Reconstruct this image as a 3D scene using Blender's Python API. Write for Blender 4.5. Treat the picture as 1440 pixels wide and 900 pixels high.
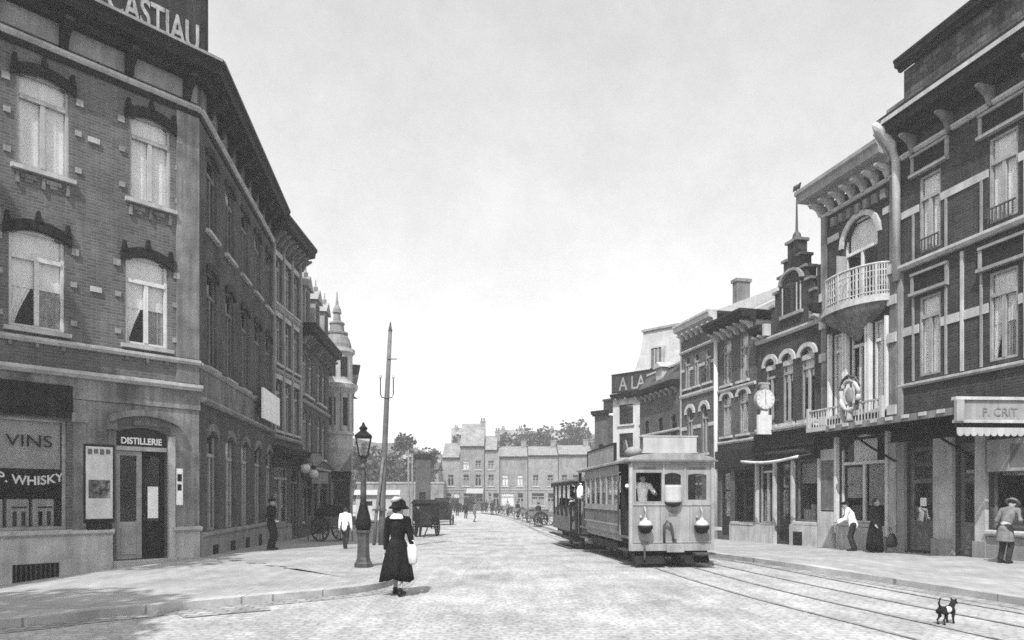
import bpy, math, random
from mathutils import Vector, Matrix
random.seed(7)
for _o in list(bpy.data.objects):
    bpy.data.objects.remove(_o)
SC = bpy.context.scene
COL = SC.collection
PI = math.pi
rad = math.radians

# ------------------------------------------------------------------ camera, sky, sun, exposure
CAMH = 1.75
cam_d = bpy.data.cameras.new('camera')
cam = bpy.data.objects.new('camera', cam_d)
COL.objects.link(cam)
cam.location = (0, 0, CAMH)
cam.rotation_euler = (rad(90), 0, 0)
cam_d.sensor_width = 36
cam_d.lens = 25
cam_d.shift_y = 250 / 1440
cam_d.clip_end = 3000
SC.camera = cam

SUN_TO = Vector((-0.26, -0.966, 0)).normalized()
SUN_EL = rad(54)
w = bpy.data.worlds.new('World')
SC.world = w
w.use_nodes = True
nt = w.node_tree
for n in list(nt.nodes):
    nt.nodes.remove(n)
wo = nt.nodes.new('ShaderNodeOutputWorld')
bg = nt.nodes.new('ShaderNodeBackground')
sky = nt.nodes.new('ShaderNodeTexSky')
sky.sky_type = 'NISHITA'
sky.sun_disc = False
sky.sun_elevation = SUN_EL
sky.sun_rotation = math.atan2(SUN_TO.x, SUN_TO.y)
sky.air_density = 1.0
sky.dust_density = 4.0
sky.ozone_density = 1.0
bw = nt.nodes.new('ShaderNodeRGBToBW')
nt.links.new(sky.outputs[0], bw.inputs[0])
tcw = nt.nodes.new('ShaderNodeTexCoord')
nzw = nt.nodes.new('ShaderNodeTexNoise')
nzw.inputs['Scale'].default_value = 7.0
nzw.inputs['Detail'].default_value = 8
nzw.inputs['Roughness'].default_value = 0.78
nt.links.new(tcw.outputs['Generated'], nzw.inputs['Vector'])
mrw = nt.nodes.new('ShaderNodeMapRange')
mrw.inputs[1].default_value = 0.38
mrw.inputs[2].default_value = 0.66
mrw.inputs[3].default_value = 2.2
mrw.inputs[4].default_value = 2.5
nt.links.new(nzw.outputs[0], mrw.inputs[0])
mxw = nt.nodes.new('ShaderNodeMath')
mxw.operation = 'MULTIPLY'
pww = nt.nodes.new('ShaderNodeMath')
pww.operation = 'POWER'
pww.inputs[1].default_value = 0.62
nt.links.new(bw.outputs[0], pww.inputs[0])
nt.links.new(pww.outputs[0], mxw.inputs[0])
nt.links.new(mrw.outputs[0], mxw.inputs[1])
nt.links.new(mxw.outputs[0], bg.inputs['Color'])
bg.inputs['Strength'].default_value = 0.15
nt.links.new(bg.outputs[0], wo.inputs['Surface'])

sun_d = bpy.data.lights.new('sun', 'SUN')
sun_d.energy = 3.8
sun_d.angle = rad(0.6)
sun_d.color = (1, 1, 1)
sun = bpy.data.objects.new('sun', sun_d)
COL.objects.link(sun)
_dir = Vector((SUN_TO.x * math.cos(SUN_EL), SUN_TO.y * math.cos(SUN_EL), math.sin(SUN_EL)))
sun.rotation_euler = (-_dir).to_track_quat('-Z', 'Y').to_euler()

SC.view_settings.view_transform = 'Standard'
SC.view_settings.look = 'None'
SC.view_settings.gamma = 1
SC.view_settings.exposure = 0.66
SC.render.engine = 'CYCLES'
SC.cycles.max_bounces = 6
SC.cycles.volume_bounces = 1
SC.cycles.transparent_max_bounces = 12
SC.cycles.filter_width = 1.6
SC.cycles.use_denoising = False

# ------------------------------------------------------------------ materials
def mat(name, val, rough=0.85, amt=0.25, scale=3.0, fine=0.12, fscale=40.0, bump=0.0, bscale=30.0, spec=0.1, metal=0.0, emit=0.0):
    m = bpy.data.materials.new(name)
    m.use_nodes = True
    t = m.node_tree
    b = t.nodes['Principled BSDF']
    b.inputs['Roughness'].default_value = rough
    b.inputs['Metallic'].default_value = metal
    b.inputs['Specular IOR Level'].default_value = spec
    tc = t.nodes.new('ShaderNodeTexCoord')
    def noise(s, d=5):
        n = t.nodes.new('ShaderNodeTexNoise')
        n.inputs['Scale'].default_value = s
        n.inputs['Detail'].default_value = d
        t.links.new(tc.outputs['Object'], n.inputs['Vector'])
        return n
    n1, n2 = noise(scale, 6), noise(fscale, 3)
    def mr(n, a):
        r = t.nodes.new('ShaderNodeMapRange')
        r.inputs[1].default_value = 0.3
        r.inputs[2].default_value = 0.7
        r.inputs[3].default_value = 1 - a
        r.inputs[4].default_value = 1 + a
        t.links.new(n.outputs[0], r.inputs[0])
        return r
    def mul(a, b_):
        q = t.nodes.new('ShaderNodeMath')
        q.operation = 'MULTIPLY'
        t.links.new(a.outputs[0], q.inputs[0])
        if isinstance(b_, float):
            q.inputs[1].default_value = b_
        else:
            t.links.new(b_.outputs[0], q.inputs[1])
        return q
    mp = t.nodes.new('ShaderNodeMapping')
    mp.inputs['Scale'].default_value = (5, 5, 0.35)
    t.links.new(tc.outputs['Object'], mp.inputs[0])
    n4 = t.nodes.new('ShaderNodeTexNoise')
    n4.inputs['Scale'].default_value = 1.4
    n4.inputs['Detail'].default_value = 6
    t.links.new(mp.outputs[0], n4.inputs['Vector'])
    v = mul(mul(mul(mr(n1, amt), mr(n2, fine)), mr(n4, amt * 0.8)), float(val))
    cm = t.nodes.new('ShaderNodeCombineColor')
    for i in range(3):
        t.links.new(v.outputs[0], cm.inputs[i])
    t.links.new(cm.outputs[0], b.inputs['Base Color'])
    if bump:
        n3 = noise(bscale, 4)
        bp = t.nodes.new('ShaderNodeBump')
        bp.inputs['Strength'].default_value = bump
        bp.inputs['Distance'].default_value = 0.02
        t.links.new(n3.outputs[0], bp.inputs['Height'])
        t.links.new(bp.outputs[0], b.inputs['Normal'])
    if emit:
        b.inputs['Emission Strength'].default_value = emit
    return m

def brickmat(name, c1, c2, mortar, bw_=0.23, bh=0.078, ms=0.012, amt=0.25, flat=False, scale=1.2, dist=0.0, bump=0.5, moff=0.5):
    """brick / stone / cobble courses in the object's own x-z plane (x-y when flat)"""
    m = bpy.data.materials.new(name)
    m.use_nodes = True
    t = m.node_tree
    b = t.nodes['Principled BSDF']
    b.inputs['Roughness'].default_value = 0.9
    b.inputs['Specular IOR Level'].default_value = 0.06
    tc = t.nodes.new('ShaderNodeTexCoord')
    sp = t.nodes.new('ShaderNodeSeparateXYZ')
    t.links.new(tc.outputs['Object'], sp.inputs[0])
    cx = t.nodes.new('ShaderNodeCombineXYZ')
    if flat:
        t.links.new(sp.outputs[0], cx.inputs[0])
        t.links.new(sp.outputs[1], cx.inputs[1])
    else:
        ad = t.nodes.new('ShaderNodeMath')
        ad.operation = 'ADD'
        t.links.new(sp.outputs[0], ad.inputs[0])
        t.links.new(sp.outputs[1], ad.inputs[1])
        t.links.new(ad.outputs[0], cx.inputs[0])
        t.links.new(sp.outputs[2], cx.inputs[1])
    vec = cx
    if dist:
        dn = t.nodes.new('ShaderNodeTexNoise')
        dn.inputs['Scale'].default_value = 2.2
        dn.inputs['Detail'].default_value = 3
        t.links.new(tc.outputs['Object'], dn.inputs['Vector'])
        vm = t.nodes.new('ShaderNodeVectorMath')
        vm.operation = 'SCALE'
        vm.inputs['Scale'].default_value = dist
        t.links.new(dn.outputs['Color'], vm.inputs[0])
        va = t.nodes.new('ShaderNodeVectorMath')
        va.operation = 'ADD'
        t.links.new(cx.outputs[0], va.inputs[0])
        t.links.new(vm.outputs[0], va.inputs[1])
        vec = va
    br = t.nodes.new('ShaderNodeTexBrick')
    br.inputs['Scale'].default_value = 1.0
    br.inputs['Brick Width'].default_value = bw_
    br.inputs['Row Height'].default_value = bh
    br.inputs['Mortar Size'].default_value = ms
    br.inputs['Mortar Smooth'].default_value = 0.3
    br.inputs['Bias'].default_value = 0.0
    br.offset = moff
    for k, c in (('Color1', c1), ('Color2', c2), ('Mortar', mortar)):
        br.inputs[k].default_value = (c, c, c, 1)
    t.links.new(vec.outputs[0], br.inputs['Vector'])
    n1 = t.nodes.new('ShaderNodeTexNoise')
    n1.inputs['Scale'].default_value = scale
    n1.inputs['Detail'].default_value = 7
    n1.inputs['Roughness'].default_value = 0.65
    t.links.new(tc.outputs['Object'], n1.inputs['Vector'])
    r = t.nodes.new('ShaderNodeMapRange')
    r.inputs[1].default_value = 0.3
    r.inputs[2].default_value = 0.7
    r.inputs[3].default_value = 1 - amt
    r.inputs[4].default_value = 1 + amt
    t.links.new(n1.outputs[0], r.inputs[0])
    vs = t.nodes.new('ShaderNodeVectorMath')
    vs.operation = 'SCALE'
    t.links.new(br.outputs['Color'], vs.inputs[0])
    mp = t.nodes.new('ShaderNodeMapping')
    mp.inputs['Scale'].default_value = (1, 0.15, 1) if flat else (4, 4, 0.3)
    t.links.new(tc.outputs['Object'], mp.inputs[0])
    n4 = t.nodes.new('ShaderNodeTexNoise')
    n4.inputs['Scale'].default_value = 3.5 if flat else 1.3
    n4.inputs['Detail'].default_value = 8
    n4.inputs['Roughness'].default_value = 0.75
    t.links.new(mp.outputs[0], n4.inputs['Vector'])
    r4 = t.nodes.new('ShaderNodeMapRange')
    r4.inputs[1].default_value = 0.3
    r4.inputs[2].default_value = 0.7
    r4.inputs[3].default_value = 1 - amt * 0.9
    r4.inputs[4].default_value = 1 + amt * 0.9
    t.links.new(n4.outputs[0], r4.inputs[0])
    m4 = t.nodes.new('ShaderNodeMath')
    m4.operation = 'MULTIPLY'
    t.links.new(r.outputs[0], m4.inputs[0])
    t.links.new(r4.outputs[0], m4.inputs[1])
    t.links.new(m4.outputs[0], vs.inputs['Scale'])
    t.links.new(vs.outputs[0], b.inputs['Base Color'])
    bp = t.nodes.new('ShaderNodeBump')
    bp.inputs['Strength'].default_value = bump
    bp.inputs['Distance'].default_value = 0.012
    iv = t.nodes.new('ShaderNodeMath')
    iv.operation = 'SUBTRACT'
    iv.inputs[0].default_value = 1.0
    t.links.new(br.outputs['Fac'], iv.inputs[1])
    t.links.new(iv.outputs[0], bp.inputs['Height'])
    t.links.new(bp.outputs[0], b.inputs['Normal'])
    return m

def glassmat(name, tint=0.9, refl=0.5):
    m = bpy.data.materials.new(name)
    m.use_nodes = True
    t = m.node_tree
    t.nodes.remove(t.nodes['Principled BSDF'])
    out = t.nodes['Material Output']
    tr = t.nodes.new('ShaderNodeBsdfTransparent')
    tr.inputs[0].default_value = (tint, tint, tint, 1)
    gl = t.nodes.new('ShaderNodeBsdfGlossy')
    gl.inputs['Roughness'].default_value = 0.04
    gl.inputs[0].default_value = (0.9, 0.9, 0.9, 1)
    fr = t.nodes.new('ShaderNodeFresnel')
    fr.inputs[0].default_value = 1.5
    ml = t.nodes.new('ShaderNodeMath')
    ml.operation = 'MULTIPLY'
    ml.use_clamp = True
    ml.inputs[1].default_value = refl * 2
    t.links.new(fr.outputs[0], ml.inputs[0])
    mx = t.nodes.new('ShaderNodeMixShader')
    t.links.new(ml.outputs[0], mx.inputs[0])
    t.links.new(tr.outputs[0], mx.inputs[1])
    t.links.new(gl.outputs[0], mx.inputs[2])
    t.links.new(mx.outputs[0], out.inputs[0])
    return m

M = {}
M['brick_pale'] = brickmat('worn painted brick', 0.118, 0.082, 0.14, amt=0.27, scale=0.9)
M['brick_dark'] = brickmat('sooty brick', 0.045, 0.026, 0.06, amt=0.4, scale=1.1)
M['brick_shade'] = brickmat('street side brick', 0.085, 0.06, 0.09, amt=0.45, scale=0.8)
M['brick_mid'] = brickmat('red brick', 0.085, 0.055, 0.11, amt=0.3, scale=1.0)
M['brick_far'] = brickmat('haze paled brick', 0.19, 0.15, 0.22, amt=0.25)  # lighter than the near brick: distance haze is put into the colour
M['rubble'] = brickmat('rough stone blocks', 0.1, 0.045, 0.04, bw_=0.34, bh=0.2, ms=0.02, amt=0.5, dist=0.2)
M['stone'] = mat('grey limestone', 0.23, 0.85, 0.22, 1.6, 0.12, 30, bump=0.3)
M['stone_dirty'] = mat('stained limestone', 0.15, 0.9, 0.4, 1.3, 0.2, 25, bump=0.3)
M['stone_light'] = mat('pale limestone', 0.36, 0.85, 0.2, 2.0, 0.1, 40, bump=0.2)
M['stucco'] = mat('grey render', 0.16, 0.9, 0.3, 0.9, 0.15, 22, bump=0.3)
M['stucco_white'] = mat('pale render', 0.42, 0.9, 0.18, 0.9, 0.1, 22, bump=0.2)
M['white'] = mat('white paint', 0.52, 0.6, 0.12, 3, 0.06, 40)
M['cream'] = mat('cream paint', 0.34, 0.55, 0.15, 2, 0.06, 40)
M['pale'] = mat('pale grey paint', 0.26, 0.6, 0.2, 3, 0.08, 40)
M['midpaint'] = mat('mid grey paint', 0.12, 0.6, 0.25, 3, 0.1, 40)
M['dark'] = mat('dark paint', 0.016, 0.55, 0.3, 4, 0.2, 40)
M['black'] = mat('black iron', 0.01, 0.55, 0.3, 6, 0.2, 60)
M['iron'] = mat('worn iron', 0.04, 0.6, 0.35, 6, 0.2, 60, spec=0.5)
M['rail'] = mat('worn steel rail', 0.2, 0.5, 0.35, 3, 0.2, 60)
M['darkbrick'] = mat('dark glazed arch brick', 0.016, 0.7, 0.4, 8, 0.3, 40, bump=0.4)
M['wood'] = mat('weathered wood', 0.12, 0.75, 0.35, 5, 0.2, 50)
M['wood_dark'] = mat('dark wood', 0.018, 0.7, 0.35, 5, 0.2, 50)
M['slate'] = brickmat('slate roof', 0.08, 0.06, 0.04, bw_=0.25, bh=0.2, ms=0.008, amt=0.3)
M['slate_far'] = brickmat('haze paled slate', 0.2, 0.16, 0.12, bw_=0.5, bh=0.4, ms=0.01, amt=0.3)  # paler than the near slate, with haze worked into its tone
M['slate_pale'] = brickmat('pale zinc roof', 0.36, 0.33, 0.3, bw_=0.5, bh=0.4, ms=0.008, amt=0.12)
M['sign'] = mat('faded dark sign paint', 0.03, 0.7, 0.35, 1.5, 0.25, 20)
M['letter'] = mat('pale lettering paint', 0.3, 0.7, 0.3, 5, 0.15, 40)
M['curtain'] = mat('white curtain cloth', 0.85, 0.95, 0.08, 2, 0.04, 30)
M['lace'] = mat('grey lace curtain', 0.36, 0.95, 0.2, 4, 0.1, 40)
M['room'] = mat('unlit room backing', 0.012, 0.95, 0.2, 2, 0.1, 20)  # near black tone stands in for the darkness of the unlit interior
M['glass'] = glassmat('window glass', 0.9, 0.3)
M['lampglass'] = glassmat('lantern glass', 0.85, 0.6)
M['opal'] = mat('opal glass globe', 0.75, 0.25, 0.05, 3, 0.03, 30, spec=0.5)
M['skin'] = mat('skin', 0.3, 0.6, 0.1, 8, 0.05, 60)
M['hair'] = mat('dark hair', 0.03, 0.6, 0.3, 30, 0.3, 90)
M['cloth_black'] = mat('black cloth', 0.009, 0.95, 0.4, 6, 0.25, 60, bump=0.4, bscale=14)
M['cloth_dark'] = mat('dark grey cloth', 0.022, 0.95, 0.35, 6, 0.25, 60, bump=0.4, bscale=14)
M['cloth_mid'] = mat('grey cloth', 0.14, 0.95, 0.3, 6, 0.2, 60, bump=0.4, bscale=14)
M['cloth_white'] = mat('white cloth', 0.8, 0.95, 0.1, 6, 0.05, 60, bump=0.4, bscale=14)
M['leather'] = mat('black leather', 0.012, 0.4, 0.3, 8, 0.2, 50)
M['fur_dark'] = mat('dark dog fur', 0.015, 0.9, 0.4, 20, 0.3, 90, bump=0.6, bscale=60)
M['fur_white'] = mat('white dog fur', 0.72, 0.9, 0.15, 20, 0.1, 90, bump=0.6, bscale=60)
M['bark'] = mat('bark', 0.08, 0.9, 0.3, 5, 0.2, 30)
M['leaf'] = mat('foliage', 0.06, 0.8, 0.45, 0.7, 0.3, 3)
M['poster_picture'] = mat('poster picture print', 0.12, 0.7, 0.9, 9, 0.5, 30)

# ------------------------------------------------------------------ mesh helpers
class MB:
    def __init__(s):
        s.v, s.f = [], []
    def quad(s, *p):
        n = len(s.v)
        s.v += [tuple(q) for q in p]
        s.f.append(tuple(range(n, n + len(p))))
    def box(s, x0, x1, y0, y1, z0, z1):
        n = len(s.v)
        s.v += [(x0, y0, z0), (x1, y0, z0), (x1, y1, z0), (x0, y1, z0), (x0, y0, z1), (x1, y0, z1), (x1, y1, z1), (x0, y1, z1)]
        for q in ((0, 3, 2, 1), (4, 5, 6, 7), (0, 1, 5, 4), (1, 2, 6, 5), (2, 3, 7, 6), (3, 0, 4, 7)):
            s.f.append(tuple(n + i for i in q))
        return s
    def loft(s, rings, closed=True, cap=True):
        n0 = len(s.v)
        k = len(rings[0])
        for r in rings:
            s.v += [tuple(p) for p in r]
        for i in range(len(rings) - 1):
            for j in range(k if closed else k - 1):
                a, b = n0 + i * k + j, n0 + i * k + (j + 1) % k
                s.f.append((a, b, b + k, a + k))
        if cap and closed:
            s.f.append(tuple(n0 + j for j in reversed(range(k))))
            s.f.append(tuple(n0 + (len(rings) - 1) * k + j for j in range(k)))
        return s
    def prism_xz(s, pts, y0, y1):
        return s.loft([[(x, y0, z) for x, z in pts], [(x, y1, z) for x, z in pts]])
    def prism_yz(s, pts, x0, x1):
        return s.loft([[(x0, y, z) for y, z in pts], [(x1, y, z) for y, z in pts]])
    def prism_xy(s, pts, z0, z1):
        return s.loft([[(x, y, z0) for x, y in pts], [(x, y, z1) for x, y in pts]])
    def tube(s, pts, r, n=8):
        pts = [Vector(p) for p in pts]
        rs = r if isinstance(r, (list, tuple)) else [r] * len(pts)
        rings = []
        for i, p in enumerate(pts):
            d = (pts[min(i + 1, len(pts) - 1)] - pts[max(i - 1, 0)])
            d = d.normalized() if d.length > 1e-9 else Vector((0, 0, 1))
            a = Vector((0, 0, 1)) if abs(d.z) < 0.92 else Vector((1, 0, 0))
            u = d.cross(a).normalized()
            v = d.cross(u)
            rings.append([p + (u * math.cos(2 * PI * k / n) + v * math.sin(2 * PI * k / n)) * rs[i] for k in range(n)])
        return s.loft(rings)
    def lathe(s, prof, cx=0, cy=0, n=16, sx=1, sy=1, z0=0, ph=0):
        return s.loft([[(cx + sx * r * math.cos(2 * PI * k / n + ph), cy + sy * r * math.sin(2 * PI * k / n + ph), z0 + z) for k in range(n)] for r, z in prof])
    def ell(s, c, r, nu=12, nv=8):
        rings = []
        for i in range(nv + 1):
            a = -PI / 2 + PI * i / nv
            cr = max(math.cos(a), 0.02)
            rings.append([(c[0] + r[0] * cr * math.cos(2 * PI * k / nu), c[1] + r[1] * cr * math.sin(2 * PI * k / nu), c[2] + r[2] * math.sin(a)) for k in range(nu)])
        return s.loft(rings)
    def cyl(s, a, b, r, n=16):
        return s.tube([a, b], r, n)
    def xf(s, mtx):
        s.v = [tuple(mtx @ Vector(p)) for p in s.v]
        return s
    def mesh(s, name):
        me = bpy.data.meshes.new(name)
        me.from_pydata(s.v, [], s.f)
        me.validate()
        me.update()
        return me

def sep(mb, name, m, parent=None, F=None, smooth=False):
    par = list(range(len(mb.v)))
    def find(a):
        while par[a] != a:
            par[a] = par[par[a]]
            a = par[a]
        return a
    for f in mb.f:
        for a in f[1:]:
            par[find(a)] = find(f[0])
    groups = {}
    for f in mb.f:
        groups.setdefault(find(f[0]), []).append(f)
    out = []
    for fs in groups.values():
        ids = sorted({a for f in fs for a in f})
        mp = {a: i for i, a in enumerate(ids)}
        q = MB()
        q.v = [mb.v[a] for a in ids]
        q.f = [tuple(mp[a] for a in f) for f in fs]
        out.append(build(q, name, m, parent, F, smooth))
    return out[0]

class Fac:
    """a facade frame inside a thing: local x to the right seen from outside, -y outwards"""
    def __init__(s, root, ox=0, oy=0, rot=0, oz=0):
        s.root, s.ox, s.oy, s.rot, s.oz = root, ox, oy, rot, oz

def put(o, parent, F=None):
    COL.objects.link(o)
    if parent is not None:
        o.parent = parent
    if F is not None and parent is F.root:
        o.location = (F.ox, F.oy, F.oz)
        o.rotation_euler = (0, 0, F.rot)
    return o

def build(mb, name, m, parent=None, F=None, smooth=False, bevel=0.0, label=None):
    me = mb.mesh(name)
    me.materials.append(M[m] if isinstance(m, str) else m)
    if smooth:
        me.polygons.foreach_set('use_smooth', [True] * len(me.polygons))
    o = bpy.data.objects.new(name, me)
    put(o, parent, F)
    if bevel:
        b = o.modifiers.new('bevel', 'BEVEL')
        b.width = bevel
        b.segments = 2
        b.limit_method = 'ANGLE'
    if label:
        o['label'] = label
    return o

KEEP = {'vent_slot', 'dash_seam', 'beading', 'underframe', 'dormer_frame', 'roof_board_frame', 'destination_board', 'print', 'bottle_picture', 'heading_band', 'window_guard', 'fascia_cap', 'cellar_grate', 'border', 'gable', 'mullion', 'open_leaf', 'band', 'crown', 'panel'}
def P(name, m, F, *boxes, parent=None, bevel=0.0):
    if len(boxes) > 1 and name not in KEEP:
        return [P(name, m, F, b, parent=parent, bevel=bevel) for b in boxes][0]
    mb = MB()
    for b in boxes:
        mb.box(*b)
    return build(mb, name, m, parent or F.root, F if parent is None else None, bevel=bevel)

def tag(o, label=None, cat=None, group=None, kind=None):
    if label: o['label'] = label
    if cat: o['category'] = cat
    if group: o['group'] = group
    if kind: o['kind'] = kind
    return o

def thing(name, label, cat, loc=(0, 0, 0), rot=0, group=None):
    o = bpy.data.objects.new(name, None)
    o.empty_display_size = 0.2
    COL.objects.link(o)
    o.location = loc
    o.rotation_euler = (0, 0, rot)
    return tag(o, label, cat, group)

def dup(root, loc, rot, label, group=None):
    def cp(o, par):
        c = o.copy()
        COL.objects.link(c)
        c.parent = par
        for ch in list(o.children):
            cp(ch, c)
        return c
    r = cp(root, None)
    r.location = loc
    r.rotation_euler = (0, 0, rot)
    r['label'] = label
    if group: r['group'] = group
    return r

def text(F, s, x, z, size, m, name='lettering', y=-0.02, parent=None, align='CENTER', ext=0.008, bold=0.0, warp=None, sx=1.0, fit=None):
    cu = bpy.data.curves.new(name, 'FONT')
    cu.body = s
    cu.size = size
    cu.align_x = align
    cu.extrude = ext
    cu.offset = bold
    to = bpy.data.objects.new(name, cu)
    COL.objects.link(to)
    dg = bpy.context.evaluated_depsgraph_get()
    me = bpy.data.meshes.new_from_object(to.evaluated_get(dg))
    bpy.data.objects.remove(to)
    if fit:
        sx = fit / (max(v.co.x for v in me.vertices) - min(v.co.x for v in me.vertices))
    for v in me.vertices:
        a, b, c = v.co
        a *= sx
        v.co = (x + a, y - c, z + b + (warp(a) if warp else 0))
    me.name = name
    me.materials.clear()
    me.materials.append(M[m])
    o = bpy.data.objects.new(name, me)
    return put(o, parent or F.root, F if parent is None else None)

# ------------------------------------------------------------------ ground height
def ss(a, b, x):
    t = min(max((x - a) / (b - a), 0), 1)
    return t * t * (3 - 2 * t)
def gz(x, y):
    z = -0.30 * ss(17, 34, y)
    z -= 0.13 * max(0.0, -x - 8.84) * (1 - ss(18.2, 20.2, y)) * ss(0, 6, y)
    return z

# ------------------------------------------------------------------ building pieces
def arc_z(x0, x1, zb, rise, x):
    c, h = (x0 + x1) / 2, (x1 - x0) / 2
    t = min(abs(x - c) / h, 1)
    if rise >= h * 0.9:
        return zb - rise + rise * math.sqrt(max(0, 1 - t * t))
    return zb - rise * t * t

def wall(F, W, z0, z1, ops, m, name='wall', reveal=0.22, sides=None, x0=0.0, y=0.0, parent=None):
    """front wall with real openings; ops: (xa, xb, za, zb, rise)"""
    mb = MB()
    xs = sorted({x0, x0 + W} | {o[0] for o in ops} | {o[1] for o in ops})
    zs = sorted({z0, z1} | {o[2] for o in ops} | {o[3] for o in ops})
    for i in range(len(xs) - 1):
        for j in range(len(zs) - 1):
            cx, cz = (xs[i] + xs[i + 1]) / 2, (zs[j] + zs[j + 1]) / 2
            if any(o[0] < cx < o[1] and o[2] < cz < o[3] for o in ops):
                continue
            mb.quad((xs[i], y, zs[j]), (xs[i + 1], y, zs[j]), (xs[i + 1], y, zs[j + 1]), (xs[i], y, zs[j + 1]))
    for (xa, xb, za, zb, rise) in ops:
        r = y + reveal
        mb.quad((xa, y, za), (xa, r, za), (xa, r, zb), (xa, y, zb))
        mb.quad((xb, y, za), (xb, y, zb), (xb, r, zb), (xb, r, za))
        mb.quad((xa, y, za), (xb, y, za), (xb, r, za), (xa, r, za))
        if rise <= 0:
            mb.quad((xa, y, zb), (xa, r, zb), (xb, r, zb), (xb, y, zb))
        else:
            n = 10
            for i in range(n):
                p, q = xa + (xb - xa) * i / n, xa + (xb - xa) * (i + 1) / n
                zp, zq = arc_z(xa, xb, zb, rise, p), arc_z(xa, xb, zb, rise, q)
                mb.quad((p, y, zp), (q, y, zq), (q, y, zb), (p, y, zb))
                mb.quad((p, y, zp), (p, r, zp), (q, r, zq), (q, y, zq))
    if sides:
        d = sides
        e = 0.004
        mb.quad((x0 + e, y, z0), (x0 + e, y, z1), (x0 + e, d, z1), (x0 + e, d, z0))
        mb.quad((x0 + W - e, y, z0), (x0 + W - e, d, z0), (x0 + W - e, d, z1), (x0 + W - e, y, z1))
        mb.quad((x0 + e, d, z0), (x0 + e, d, z1), (x0 + W - e, d, z1), (x0 + W - e, d, z0))
    return build(mb, name, m, parent or F.root, F if parent is None else None)

def curtain_mesh(x0, x1, z0, z1, y, side=None, amp=0.025, folds=5):
    mb = MB()
    n, k = 28, 6
    ph = random.random() * 6
    for row in range(k):
        for i in range(n):
            q = []
            for (ii, rr) in ((i, row), (i + 1, row), (i + 1, row + 1), (i, row + 1)):
                t, u = ii / n, rr / k
                zz = z0 + (z1 - z0) * u
                xa, xb = x0, x1
                if side == 'l':
                    xb = x0 + (x1 - x0) * (0.22 + 0.78 * (u ** 1.3))
                if side == 'r':
                    xa = x1 - (x1 - x0) * (0.22 + 0.78 * (u ** 1.3))
                q.append((xa + (xb - xa) * t, y + amp * math.sin(ph + t * folds * 2 * PI) * (1 - 0.3 * u), zz))
            mb.quad(*q)
    return mb

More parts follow.
